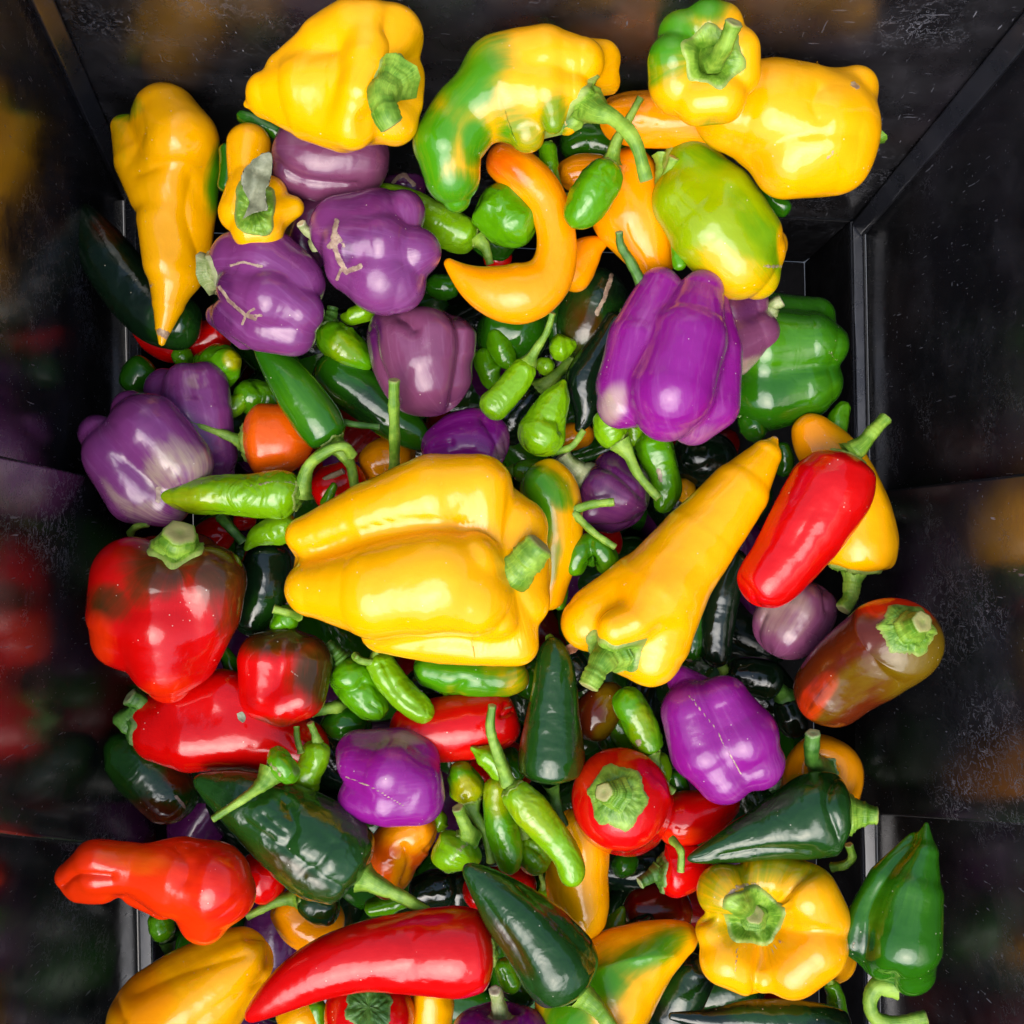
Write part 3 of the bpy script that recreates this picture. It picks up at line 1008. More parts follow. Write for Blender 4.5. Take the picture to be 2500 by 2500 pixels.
dark("dark green and brown pepper low against the left wall", 'poblano', -24, [(445, 2000, 60), (405, 1935, 78), (340, 1870, 76), (282, 1830, 52), (254, 1822, 20)], m1=[(390, 2000, 70, 40, 20), (440, 1890, 40)], crum=0.01, sc=[([(430, 1945), (452, 1972)], 3)])
red("long red sweet pepper with a dark green stub below the brown-topped bell", 'red', -6, [(362, 1770, 74), (430, 1770, 112), (530, 1760, 132), (640, 1790, 112), (750, 1840, 78)], stem=[(345, 1722, 4), (316, 1700, 8)], sr=(26, 22), cal=56, st='d', calt=1.8, name='sweet_pepper', cat=PE,
    lobes=[[(390, 1790, 72, 0), (470, 1800, 88, 4), (600, 1790, 98, 0), (730, 1830, 80, -4)], [(450, 1720, 62, 4), (540, 1702, 78, 2), (640, 1740, 90, -4)], [(372, 1740, 50, -2), (420, 1750, 60, 0)]], k=14)
red("round red bell with olive-green shoulders and a puckered scar", 'red', 4, [(708, 1535, 78), (700, 1590, 112), (692, 1660, 121), (685, 1730, 92), (680, 1775, 48)], m2=[], sc=[([(712, 1640), (728, 1650)], 3, 0.5)], n=3, lob=(0.24, 0.24), bumps=[(670, 1620, 40, 8, 70), (740, 1710, 40, 8)], name='bell_pepper', cat=BE,
    lobes=[[(650, 1615, 76, 0), (645, 1690, 70, 2)], [(742, 1615, 72, 0), (735, 1690, 62, 4)], [(700, 1590, 62, -4)], [(690, 1715, 60, 6)]], k=7, m1=[(690, 1540, 160, 70, 10), (775, 1620, 75, 100, 0), (650, 1772, 80, 20, 0, 0.7)])
red("large red bell with brown shoulders and a thick pale green stem", 'red', 20, [(430, 1335, 130, 24), (418, 1420, 196, 16), (404, 1500, 194, 5), (392, 1580, 168, -6), (398, 1655, 112, -12), (405, 1722, 62, -16)], cap=(85, 60), stem=[(433, 1325, 5), (440, 1300, 11)], sr=(36, 32), cal=74, calt=2.0, n=4, lob=(0.32, 0.3), ph=60, m2=[(240, 1560, 40, 60, 0, 0.8), (420, 1690, 60, 40, 0, 0.7)], name='bell_pepper', cat=BE, sb=(428, 1352, 10), m1=[(385, 1395, 95, 60, 0, 0.9), (270, 1475, 52, 48, 0, 0.85), (550, 1410, 110, 80, 20, 0.95), (470, 1345, 160, 50, 0, 0.9), (565, 1520, 36, 110, -20, 0.6), (335, 1410, 40, 70, 0, 0.8)], k=14, lobes=[[(322, 1408, 106, 4), (312, 1490, 102, 4), (306, 1552, 84, 0)], [(395, 1430, 82, 12), (400, 1520, 104, 9), (405, 1620, 88, 2), (410, 1665, 58, -2)], [(512, 1420, 95, 5), (502, 1500, 92, 2), (468, 1600, 74, -4)], [(375, 1372, 72, -20), (475, 1372, 74, -20)]])
green("green chili with its calyx hanging below the orange-red pepper", 'green', -28, [(408, 2296, 28), (392, 2262, 33), (382, 2225, 26)], stem=[(412, 2320), (420, 2350)], sr=(16, 12), cal=22, st='d')
red("red pepper peeking between the orange-red pepper and the ribbed poblano", 'red', -16, [(600, 2160, 60), (645, 2145, 68), (700, 2140, 50)])
dark("green pepper with a stalk pointing left under the ribbed poblano", 'poblano', -10, [(728, 2192, 26), (775, 2215, 42), (830, 2225, 40)], stem=[(690, 2197, 0), (650, 2215, 0), (604, 2238, 0)], sr=(17, 11), cal=26)
red("orange-red pepper with a dented snout resting on the left wall", 'scarlet', 36, [(625, 2190, 70), (545, 2178, 118), (450, 2158, 102), (350, 2126, 76), (260, 2126, 82), (190, 2122, 66), (136, 2136, 38)],
    bumps=[(500, 2270, 40, 12), (390, 2080, 60, 6), (230, 2080, 40, 10), (220, 2170, 36, 8)], m2=[(330, 2100, 80, 30, 10, 0.6)], n=4, lob=(0.22, 0.15), name='sweet_pepper',
    lobes=[[(172, 2140, 40, 0), (240, 2110, 64, 4), (330, 2120, 66, 4), (420, 2140, 90, 2)], [(196, 2168, 34, 2), (250, 2160, 46, 0)], [(430, 2140, 95, 0), (520, 2150, 98, 4), (545, 2180, 84, 2)], [(500, 2190, 80, 0), (500, 2232, 70, -2)], [(340, 2170, 46, -6), (400, 2205, 44, -8)]], k=11, m1=[(560, 2150, 110, 100, 0, 0.55)], cr=[([(150, 2165), (180, 2140), (225, 2136), (270, 2142)], 10, 11), ([(430, 2070), (460, 2110), (455, 2150)], 24, 6)])
yel("yellow-orange pepper lying at the bottom left corner of the pile", 'yellow', 0, [(650, 2300, 50), (590, 2345, 92), (500, 2420, 122), (400, 2500, 140), (300, 2600, 120)], m2=[(330, 2440, 80), (700, 2460, 60)], cr=[([(275, 2430), (300, 2490)], 12, 8), ([(330, 2420), (450, 2370), (600, 2330)], 34, 9), ([(480, 2500), (560, 2440), (640, 2400)], 26, 8)])

# ---- top row
green("small dark green chili behind the top yellow bell's pointed end", 'jala', -40, [(690, 330, 18), (640, 305, 20), (600, 288, 18), (578, 280, 12)])
dark("dark green pepper edge between the tall yellow pepper and the small yellow one", 'jala', -26, [(552, 350, 20), (560, 400, 26), (552, 470, 22)])
pur("dark purple bell seen stem-first behind the green-yellow crooked pepper", 'plum', -62, [(985, 425, 50), (985, 460, 56), (980, 500, 40)], sc=[([(960, 445), (985, 425), (1010, 450)], 4), ([(985, 425), (990, 410)], 4)])
pur("dusky purple bell lying under the top yellow bell", 'dusky', -26, [(950, 400, 70), (870, 390, 96), (765, 388, 102), (695, 384, 84), (660, 380, 60)], cr=[([(670, 395), (740, 440), (870, 455)], 13, 13)], lob=(0.22, 0.22), pit=(0, 20))
pur("dark brownish-purple bell half hidden behind the star-scarred purple one", 'plum', -34, [(845, 470, 40), (780, 505, 58), (742, 580, 60), (745, 670, 50)], m2=[(780, 520, 60, 50, 0, 0.7)])
yel("small yellow bell with a leafy calyx and a dried leaf at the upper left", 'yellow', -16, [(624, 515, 78, 18), (622, 490, 84, 6), (612, 420, 64, -4), (608, 340, 50, -10), (610, 302, 40, -12)], lobes=[[(609, 354, 55, -8), (605, 430, 50, -4), (620, 480, 60, 0)], [(582, 520, 50, 4), (592, 470, 44, 2)], [(645, 562, 50, 8), (610, 566, 46, 8)], [(668, 520, 50, 4), (714, 506, 32, 2)], [(660, 470, 44, 2)]], k=7, calt=2.6, pts=4, sb=(622, 500, 10), m1=[(715, 500, 30, 40, 0, 0.25)], name='bell_pepper', st='g', cal=58)
yel("tall yellow pepper with a green shoulder against the upper left wall", 'yellow', -34, [(408, 199, 84), (410, 280, 132), (407, 360, 137), (410, 450, 132), (420, 540, 112), (428, 640, 90), (416, 720, 62), (402, 790, 36), (394, 848, 14)], cap=(80, 14),
    m1=[(298, 262, 45, 32, 0, 0.8), (540, 430, 34, 85, 10), (285, 330, 20, 80, 0, 0.25)], sc=[([(392, 812), (412, 822)], 7), ([(368, 700), (372, 698)], 7, 0.5), ([(390, 640), (398, 690)], 4, 0.35)], lob=(0.2, 0.1), wob=0.04,
    lobes=[[(405, 290, 90, 2), (440, 345, 98, 8)], [(302, 312, 40, -4), (335, 395, 62, -2), (380, 470, 70, 0)], [(420, 450, 88, 0), (430, 560, 72, 0), (425, 660, 66, 0), (412, 740, 45), (400, 800, 26), (395, 836, 13)], [(490, 400, 53, -4), (485, 500, 50, -4), (472, 600, 45, -4), (452, 680, 42, -4)], [(378, 540, 46, 8), (395, 640, 46, 8)]], k=10, cr=[([(330, 425), (420, 398), (500, 414)], 20, 8), ([(470, 440), (455, 520), (488, 620)], 24, 9), ([(340, 260), (345, 330), (310, 400)], 18, 6)])
yel("amber pepper lying behind the stem-up yellow-green bell", 'amber', -28, [(1462, 290, 44), (1530, 288, 66), (1640, 292, 70), (1760, 300, 70), (1830, 310, 50)])
yel("yellow bell lying on its side at the top right", 'yellow', 0, [(2125, 325, 118), (2060, 318, 162), (1965, 322, 170), (1870, 292, 136), (1780, 268, 96)], cap=(60, 60), sc=[([(2083, 205), (2092, 212)], 6, 0.7), ([(2020, 385), (2035, 375)], 3, 0.6), ([(2033, 368), (2045, 378)], 3, 0.6)], n=3, lob=(0.26, 0.2), stem=[(2122, 350, 0), (2136, 352, 0)], sr=(18, 15), m2=[(1830, 400, 90, 60, 20, 0.5)], name='bell_pepper', k=12, lobes=[[(1800, 262, 116), (1890, 285, 140), (2000, 325, 152)], [(1880, 245, 98, 4), (1950, 250, 90, 6)], [(2010, 250, 80, 2), (2088, 216, 60, 2)], [(1930, 390, 104, 0), (2042, 398, 86)]], cr=[([(2000, 215), (1985, 250), (2000, 290)], 26, 9), ([(1830, 380), (1950, 330), (2100, 330)], 30, 7)])
green("green chili tip poking out below the yellow bell at the top right", 'jala', -24, [(1855, 450, 20), (1895, 495, 26), (1930, 512, 20)])
yel("yellow-green crooked bell under the top right yellow bell", 'lemon', -6, [(1655, 425, 112), (1722, 500, 146), (1790, 575, 140), (1850, 645, 96), (1888, 695, 58)], sc=[([(1865, 650), (1905, 648)], 4, 0.6)], n=3, lob=(0.28, 0.2), stem=[(1612, 470, 4), (1628, 430, 8), (1646, 384, 14)], sr=(16, 13), cal=40, name='bell_pepper', df=0.8, k=12, lobes=[[(1690, 405, 74, 2), (1762, 478, 84, 8), (1842, 572, 72, 6), (1868, 612, 56, 2)], [(1668, 492, 86, 4), (1735, 560, 110, 6), (1800, 640, 96, 4), (1850, 678, 58, 0)], [(1820, 560, 70, -12), (1880, 600, 50, -12)]], m2=[(1790, 680, 110, 60, 25, 0.75), (1915, 600, 16, 50)], m1=[(1700, 370, 70, 46, 30, 0.6), (1850, 560, 30, 120, -35, 0.55)])
green("tiny green chili stuck between the yellow-green and the large purple bell", 'green', 6, [(1650, 580, 13), (1651, 612, 13), (1662, 660, 18)])
yel("orange pepper with faint green blotches beneath the upright green chili", 'amber', -24, [(1470, 390, 64), (1510, 440, 100), (1548, 530, 100), (1588, 615, 70), (1612, 685, 34)], m1=[(1525, 520, 46, 26, 30, 0.22), (1495, 625, 34, 20, 20, 0.4)], lob=(0.2, 0.1))
yel("round orange pepper shoulder left of the upright green chili", 'amber', -44, [(1365, 440, 36), (1420, 420, 48), (1490, 430, 50)])
yel("small orange pepper with a nipple tip beside the yellow hook", 'amber', -24, [(1360, 690, 70), (1408, 640, 56), (1445, 606, 34), (1470, 592, 16), (1489, 583, 7)], lob=(0.1, 0.05))
green("green chili standing over the orange pepper with its stalk upward", 'green', 8, [(1492, 395, 36), (1468, 438, 56), (1436, 492, 54), (1408, 532, 40), (1396, 556, 22)], lob=(0.2, 0.15), stem=[(1505, 345, 4), (1530, 300, 8), (1564, 238, 12)], sr=(17, 10), cal=32, calt=0.8)
green("short green chili behind the yellow hook's upper end", 'green', -30, [(1335, 345, 22), (1340, 400, 25), (1352, 445, 10)], stem=[(1370, 465), (1388, 478)], sr=(10, 8))
yel("crooked green and yellow pepper with a long curved stalk at the top", 'yellow', 18, [(1472, 205, 84, 14), (1400, 213, 140, 10), (1310, 220, 152, 4), (1222, 226, 128, 0), (1150, 272, 102, 0), (1098, 350, 92, -2), (1102, 435, 76, -4), (1114, 523, 36, -8)], cap=(50, 40), stem=[(1462, 275, 8), (1500, 290, 12), (1550, 345, 14), (1578, 440, 8)], sr=(30, 17), calt=2.2, n=5, lob=(0.32, 0.1), ph=70,
    lobes=[[(1114, 485, 38, -8), (1103, 430, 72, -4), (1092, 350, 88, 0), (1145, 275, 95, 0), (1220, 220, 112, 2)], [(1220, 180, 95, 2), (1330, 150, 84, 8), (1420, 150, 58, 10)], [(1380, 160, 70, -4), (1472, 142, 46, -4)],
           [(1250, 230, 95, 6), (1330, 225, 70, 12), (1395, 222, 46, 12)], [(1230, 260, 70, 0), (1262, 290, 66, 2), (1288, 325, 50, 4)], [(1300, 250, 50, 8), (1345, 270, 38, 16), (1352, 300, 34, 16)], [(1380, 240, 50, 0), (1382, 300, 36, 0)], [(1430, 185, 60, -6), (1480, 200, 38, -6)]], k=8, sb=(1432, 258, 8), m1=[(1140, 205, 75, 130, 35), (1060, 330, 60, 110, 15), (1035, 430, 50, 70), (1115, 485, 105, 70), (1160, 340, 40, 70), (1350, 290, 36, 60, 0, 0.9), (1275, 330, 60, 60, 0, 0.75), (1240, 280, 40, 60, 0, 0.4)], m2=[(1105, 370, 26, 60, 10, 0.0)], cal=66)
yel("yellow bell with a green patch, stem pointing up, at the top right", 'yellow', 20, [(1722, 140, 118, 24), (1718, 160, 146, 4), (1710, 200, 132, -30), (1700, 240, 100, -60)], cap=(110, 50), df=1.0, n=5, lob=(0.26, 0.2), stem=[(1745, 150, 12), (1770, 110, 24), (1792, 55, 32)], sr=(26, 21), cal=80, calt=1.8, name='bell_pepper', sb=(1738, 148, 10), k=6, lobes=[[(1640, 148, 64, 14), (1642, 195, 62, 8)], [(1662, 84, 56, 10)], [(1730, 62, 60, 12), (1762, 64, 54, 12)], [(1800, 122, 56, 14), (1804, 182, 55, 10)], [(1768, 245, 60, 12), (1705, 248, 58, 10)], [(1655, 218, 62, 6)], [(1718, 165, 122, -30)]], m1=[(1630, 90, 90, 110, 25), (1700, 5, 80, 60, 0), (1745, 296, 40, 14, -20, 0.5)])
yel("large yellow bell lying at the top with a shrivelled stem in a deep hollow", 'yellow', 16, [(962, 195, 150, 44), (925, 196, 184, 30), (850, 200, 168, 14), (755, 205, 128, 0), (660, 222, 76, -8), (606, 245, 34, -10)], cap=(70, 40), n=4, lob=(0.34, 0.2), ph=45, calt=2.2, sc=[([(930, 90), (965, 130)], 14, 0.35), ([(870, 300), (960, 320)], 12, 0.35)], name='bell_pepper', lobes=[[(700, 175, 55, 0), (800, 120, 85, 4), (870, 95, 92, 8)], [(650, 225, 52, 0), (760, 215, 95, 4), (835, 212, 86, 10)], [(650, 250, 42, -4), (760, 270, 75, 0), (840, 290, 85, 4)], [(912, 70, 64, 14), (893, 150, 58, 22), (876, 225, 56, 24), (862, 305, 66, 12)],
           [(900, 110, 80, 0), (968, 85, 76, 8)], [(900, 250, 90, -4), (985, 185, 56, 4), (980, 240, 54, 4)], [(900, 280, 80, -2), (955, 295, 64, 4)], [(640, 240, 30, -4), (602, 255, 11, -6)]], sb=(944, 190, 14), stem=[(932, 235, 10), (945, 285, 14), (956, 305, 13)], cut=[(966, 62, 30, 26), (966, 125, 32, 36), (962, 195, 31, 42), (942, 262, 30, 36), (905, 312, 28, 26)], k=7, cal=60, sr=(38, 32))

# ---- upper middle: purple bells, jalapeños, small greens
green("light green chili behind the star-scarred purple bell, stalk curving down", 'lime', -28, [(1168, 582, 38), (1110, 562, 50), (1050, 528, 45), (1000, 490, 30), (950, 466, 18), (898, 452, 7)], stem=[(1185, 605, 0), (1197, 645, -2)], sr=(18, 10), cal=26, calt=0.8)
green("plump green pepper cradled inside the yellow hook", 'green', -14, [(1185, 462, 56), (1212, 492, 76), (1255, 555, 74), (1282, 598, 46)], lob=(0.24, 0.24), m2=[])
green("green chili half hidden under the plump green pepper", 'jala', -44, [(1160, 560, 36), (1200, 585, 46), (1260, 600, 40)])
yel("yellow hook-shaped pepper curling round to a pointed tip", 'amber', -2, [(1193, 372, 36), (1245, 400, 58), (1312, 455, 54), (1352, 530, 48), (1360, 620, 48), (1335, 685, 62), (1265, 720, 78), (1180, 704, 58), (1122, 668, 28), (1087, 634, 9)], lob=(0.14, 0.05), wob=0.025, m2=[(1225, 400, 70, 40, 40, 0.7)])
pur("purple bell with a pale corky star and wilted stem, upper middle", 'violet', 4, [(800, 600, 112, -4), (860, 612, 150, 0), (945, 622, 158, 4), (1025, 615, 138, 10), (1082, 605, 84, 14)], stem=[(770, 580, 6), (745, 560, 9), (735, 545, 12)], sr=(15, 12), st='p', m2=[(880, 480, 70, 40, 0, 0.8), (840, 625, 26, 40), (870, 560, 60, 30, 0, 0.35)], lob=(0.26, 0.4),
    lobes=[[(840, 560, 88, 0), (920, 540, 84, 4), (985, 518, 56, 6)], [(970, 620, 82, 6), (1020, 615, 62, 10)], [(860, 650, 72, 0), (930, 680, 94, 6), (965, 690, 78, 6)], [(860, 600, 78, 10), (930, 590, 68, 15)]], k=7, sc=[([(822, 540), (812, 580), (826, 630), (846, 664), (880, 650)], 5), ([(805, 600), (826, 585)], 6), ([(832, 662), (824, 684)], 3), ([(815, 560), (840, 600)], 3)])
pur("purple bell with dry corky cracks and a bulging calyx at the left", 'violet', 6, [(548, 680, 108), (595, 692, 142), (660, 715, 152), (725, 755, 122), (775, 800, 70)], stem=[(530, 662, 2), (524, 645, 4)], sr=(30, 24), st='p', cal=60, calt=2.2, m2=[(520, 790, 40, 50), (540, 700, 30, 30, 0, 0.6)], lob=(0.34, 0.34),
    lobes=[[(590, 640, 82, 0), (650, 650, 94, 4), (710, 690, 84, 4)], [(580, 705, 55, 10), (660, 730, 76, 14), (735, 762, 58, 12)], [(560, 770, 48, 2), (640, 800, 62, 6), (715, 815, 58, 6)], [(532, 770, 34, -4), (600, 822, 36, -4)]], k=5, sc=[([(560, 645), (590, 636), (640, 650)], 2.6), ([(535, 700), (560, 735), (600, 770), (625, 780)], 3.2), ([(600, 770), (590, 790)], 2.4), ([(605, 765), (622, 755)], 2.4), ([(600, 770), (640, 772)], 2)])
green("light green chili with its tip down between two purple bells", 'green', -24, [(800, 785, 28), (820, 828, 52), (858, 862, 46), (888, 884, 26), (907, 896, 12)], stem=[(808, 770), (812, 750)], sr=(16, 12), cal=26, st='d', m2=[(840, 850, 40, 40, 0, 0.3)])
dark("dark green jalapeño pointing right below the middle purple bell", 'jala', -24, [(768, 895, 46), (825, 922, 64), (900, 972, 62), (970, 1030, 54), (1020, 1068, 38), (1050, 1090, 14)], name='jalapeno_pepper', cat=CH, lob=(0.05, 0.05), wob=0.02, m1=[(900, 1000, 90, 60, 40, 0.7)])
dark("glossy green jalapeño lying diagonally over the orange pepper", 'jala', 8, [(815, 1085, 46), (778, 1030, 60), (728, 960, 57), (677, 890, 43), (642, 842, 28), (624, 818, 14)], name='jalapeno_pepper', cat=CH, lob=(0.05, 0.05), wob=0.025, stem=[(838, 1108, 0), (858, 1140, -3), (868, 1200, -8)], sr=(19, 13), cal=40, calt=0.8, m2=[(740, 970, 60, 90, -30, 0.4)])
pur("mauve purple bell with a heart-shaped shoulder in the upper middle", 'dusky', -8, [(1035, 735, 112), (1030, 815, 138), (1040, 900, 128), (1068, 970, 96), (1085, 1010, 56)], m2=[(905, 810, 25, 60), (1120, 740, 30, 40, 0, 0.6)], lob=(0.22, 0.28), pit=(60, 0), cr=[([(975, 765), (990, 780), (1005, 800)], 22, 30), ([(903, 800), (915, 880), (965, 985)], 13, 17), ([(1085, 715), (1130, 830), (1105, 1005)], 14, 16)])
pur("rumpled purple bell just above the big yellow bell", 'purple', -18, [(1030, 1110, 40), (1095, 1092, 80), (1165, 1085, 90), (1235, 1115, 60)], cr=[([(1180, 1020), (1215, 1080), (1230, 1140)], 10, 11), ([(1060, 1085), (1100, 1080)], 9, 8)], m1=[(1225, 1090, 14, 50, 20, 0.4)])
red("red pepper with a withered stalk beneath the jalapeño stem", 'red', -34, [(760, 1195, 52), (825, 1185, 56), (885, 1150, 46)], stem=[(790, 1172, 10), (838, 1150, 14)], sr=(9, 8), st='t', name='chili_pepper', cat=CH)
green("tiny green chili lying on the red pepper beside the big yellow bell", 'green', -8, [(790, 1240, 14), (803, 1212, 14), (818, 1178, 8)])
green("long light green chili with an arching stalk at the centre left", 'lime', 14, [(738, 1212, 42), (690, 1206, 64), (610, 1210, 54), (545, 1206, 50), (475, 1212, 46), (422, 1212, 30), (376, 1212, 6)], wob=0.05, stem=[(752, 1140, 4), (800, 1100, 9), (840, 1090, 9), (860, 1112, 4)], sr=(19, 14), cal=46, calt=1.0, m2=[(470, 1225, 80, 30, 0, 0.5)], sc=[([(600, 1185), (690, 1175), (735, 1185)], 4, 0.5)])
dark("dark olive bell with a tan crack behind the big purple bell", 'poblano', -40, [(1482, 655, 62), (1456, 725, 82), (1430, 805, 76), (1420, 880, 50)], sc=[([(1495, 672), (1478, 720), (1455, 763)], 4)], m1=[(1420, 800, 40, 80, 0, 0.4)], m2=[(1500, 690, 60)])
green("crumpled green chili at the left edge of the grey-sheened bell", 'green', -42, [(1176, 850, 22), (1186, 890, 30), (1200, 930, 24), (1216, 952, 9)], bumps=[(1210, 900, 10, 14)])
green("knob of green chili with a pointed nub right of the thin lime one", 'lime', -22, [(1340, 852, 20), (1368, 848, 36), (1392, 842, 22), (1408, 836, 6)], bumps=[(1332, 892, 22, 12)])
green("tiny green bulb of a chili beside the thin lime one", 'lime', -24, [(1310, 880, 14), (1330, 892, 22), (1350, 906, 18)])
dark("black chili with a bent tip left of the large purple bell", 'inky', -14, [(1518, 765, 34), (1472, 850, 42), (1428, 930, 50), (1432, 990, 38), (1420, 1035, 20), (1407, 1054, 6)], name='chili_pepper', cat=CH, crum=0.006)
dark("black-green chili whose long stalk arcs up to the purple bell", 'inky', -44, [(1318, 948, 40), (1282, 985, 56), (1246, 1030, 56), (1222, 1085, 40)], name='chili_pepper', cat=CH, stem=[(1350, 922, 4), (1400, 870, 14), (1440, 810, 22), (1475, 772, 26), (1516, 762, 26)], sr=(17, 11), cal=34, st='g', calt=1.6)
green("thin lime green chili with a straight stalk, upper centre", 'lime', 4, [(1292, 882, 28), (1262, 928, 36), (1226, 970, 37), (1182, 1012, 40)], stem=[(1310, 850, 3), (1335, 810, 6), (1349, 764, 10)], sr=(14, 9), cal=24, calt=0.7, wob=0.04, n=0)
green("pear-shaped lime chili with its point upward", 'lime', 2, [(1298, 1108, 40), (1320, 1060, 62), (1340, 1010, 44), (1362, 965, 33), (1379, 926, 5)], cr=[([(1335, 1020), (1365, 1030), (1372, 1050)], 8, 10)], wob=0.06)
pur("small purple bell with a torn pale calyx, centre right of the big yellow one", 'plum', -16, [(1412, 1160, 80), (1468, 1192, 106), (1530, 1222, 94), (1576, 1248, 62)], pit=(34, 0), stem=[(1395, 1140, 2), (1372, 1112, 4)], sr=(30, 18), st='p', cal=40, calt=1.4, cr=[([(1420, 1120), (1500, 1150), (1570, 1215)], 11, 9), ([(1440, 1290), (1520, 1285), (1580, 1265)], 11, 10)], m2=[(1500, 1230, 80, 60, 0, 0.4)])
green("green chili hanging below the purple bell with its stalk pointing down", 'lime', -4, [(1517, 1082, 34), (1495, 1052, 44), (1492, 1000, 42)], stem=[(1535, 1110, 1), (1560, 1160, 2), (1608, 1216, 3)], sr=(18, 11), cal=30, calt=0.9)
green("wrinkled green chili right of the small purple bell", 'green', -20, [(1585, 1050, 46), (1602, 1105, 50), (1622, 1160, 36), (1630, 1200, 38), (1612, 1252, 16)], sc=[([(1608, 1150), (1612, 1170)], 5)])
pur("small ribbed mauve bell with a stub stem behind the large purple one", 'dusky', -12, [(1890, 778, 92), (1845, 782, 128), (1780, 790, 134), (1730, 795, 80)], stem=[(1886, 748, 3), (1908, 734, 5)], sr=(19, 15), st='p', m1=[(1840, 900, 60, 26, -10, 0.6)], m2=[(1830, 760, 30, 40, 0, 0.5)],
    lobes=[[(1770, 700, 56, -2), (1812, 692, 44, -2)], [(1780, 760, 70, 4), (1836, 740, 42, 4)], [(1790, 840, 82, 4), (1850, 815, 58, 4)], [(1850, 830, 40, -2), (1888, 820, 24, -2)]], k=5)
pur("large bright purple bell with long lobes, right of centre", 'purple', 26, [(1678, 652, 92), (1664, 735, 132), (1646, 840, 160), (1630, 940, 182), (1642, 1030, 150), (1668, 1092, 84)], cap=(40, 60), m1=[(1495, 990, 30, 55, 20, 0.55), (1700, 1070, 90, 26, -10, 0.12)], lob=(0.22, 0.22), wob=0.03,
    lobes=[[(1612, 705, 54, 0), (1560, 830, 80, 4), (1530, 940, 80, 4), (1520, 985, 66, 2)], [(1715, 712, 56, 8), (1680, 830, 100, 14), (1640, 950, 112, 16), (1628, 1000, 82, 14)], [(1740, 740, 44, -4), (1760, 860, 55, -2), (1742, 990, 66, 0), (1692, 1030, 62, 0)]], k=8)
dark("green bell against the right wall below the yellow-green one", 'jala', -22, [(1845, 872, 140), (1912, 884, 172), (1985, 882, 158), (2040, 872, 116), (2070, 868, 74)], name='bell_pepper', cat=BE, n=4, lob=(0.3, 0.3), sc=[([(2025, 862), (2044, 880)], 4, 0.5)], m2=[(1920, 850, 130, 60, 0, 0.7), (2000, 960, 60, 40, 0, 0.5)],
    lobes=[[(1880, 780, 66, -4), (1990, 772, 50, -6)], [(1870, 850, 100, 6), (1975, 840, 76, 8), (2012, 845, 58, 8)], [(1870, 955, 100, 0), (1960, 945, 84, 2), (1990, 935, 68, 2)], [(2000, 830, 55, -8), (2036, 832, 36, -8)]], k=7)
green("round green chili with a corky calyx under the green bell", 'jala', -14, [(1812, 1005, 22), (1838, 1038, 34), (1852, 1078, 24)], cal=20, st='d')
green("curled green chili tip between the long yellow and the orange pepper", 'jala', -14, [(1902, 1080, 22), (1914, 1120, 27), (1912, 1165, 20)])
green("slim green chili by the right ledge above the red pepper", 'green', -12, [(2040, 1068, 26), (2048, 1020, 27), (2070, 982, 13)])

green("dark green pepper sliver below the star-scarred purple bell", 'jala', -40, [(1040, 690, 26), (1080, 700, 34), (1120, 690, 24)])
green("lime chili bit beside the knobbly one with a dried calyx", 'lime', -34, [(545, 1010, 16), (575, 992, 26), (600, 965, 20), (610, 945, 7)], stem=[(530, 1022, 3), (515, 1040, 5)], sr=(9, 7))
green("green chili scrap between the red chili and the lilac bell", 'green', -46, [(430, 850, 20), (445, 870, 26), (462, 890, 20)])
green("curled green chili under the star-scarred bell's lower lobe", 'lime', -36, [(912, 735, 16), (890, 758, 26), (855, 775, 22), (830, 772, 7)])
green("plump lime chili in the gap right of the mauve heart-shouldered bell", 'green', -40, [(1205, 800, 20), (1218, 840, 32), (1240, 880, 26), (1262, 902, 8)])
green("lime chili lying under the thin lime green one", 'lime', -26, [(1170, 1040, 20), (1200, 1050, 28), (1240, 1060, 18)])
green("green chili under the pear-shaped lime one", 'green', -30, [(1250, 1150, 22), (1290, 1150, 30), (1330, 1140, 22)], stem=[(1235, 1150), (1215, 1140)], sr=(11, 9))
green("lime chili half hidden behind the hanging one right of the small purple bell", 'lime', -24, [(1560, 1010, 22), (1545, 1050, 30), (1550, 1090, 22)])
# ---- middle
green("lime chili nub under the yellow-flanked green pepper", 'lime', -14, [(1075, 1665, 18), (1088, 1685, 16), (1092, 1702, 6)])
green("green chili under the two-bulged one below the big yellow bell", 'jala', -22, [(905, 1790, 24), (880, 1775, 34), (850, 1740, 24)])
green("lime chili wedged beneath the purple bell's lower right side", 'lime', -18, [(1090, 1990, 22), (1075, 2000, 26), (1060, 2030, 18)])
green("green chili in the gap left of the tall poblano's foot", 'green', -30, [(1255, 1925, 26), (1275, 1960, 34), (1290, 2000, 24)], stem=[(1240, 1905, 4), (1228, 1880, 8)], sr=(10, 8))
green("lime chili lying under the poblano tip near the yellow pepper", 'lime', -28, [(1330, 2160, 20), (1345, 2190, 26), (1370, 2215, 16)], stem=[(1322, 2140, 4), (1316, 2118, 8)], sr=(9, 7))
green("green chili in the gap under the torn-stem poblano", 'green', -24, [(1690, 2060, 20), (1660, 2075, 26), (1630, 2090, 18)])
green("green chili poking out from under the big yellow bell at the left", 'green', 0, [(728, 1498, 30), (695, 1513, 36), (672, 1538, 16)], stem=[(700, 1495, 9), (668, 1486, 11)], sr=(14, 11), bumps=[(668, 1530, 14, 10)])
dark("dark green round chili with a stalk pointing left in the middle", 'jala', -18, [(835, 1722, 42), (840, 1765, 60), (836, 1808, 44)], name='chili_pepper', cat=CH, stem=[(815, 1728, 8), (762, 1738, 12)], sr=(17, 15), st='g')
dark("black-green pepper under the green-bottomed yellow one", 'inky', -36, [(990, 1655, 42), (1060, 1690, 50), (1150, 1705, 44)])
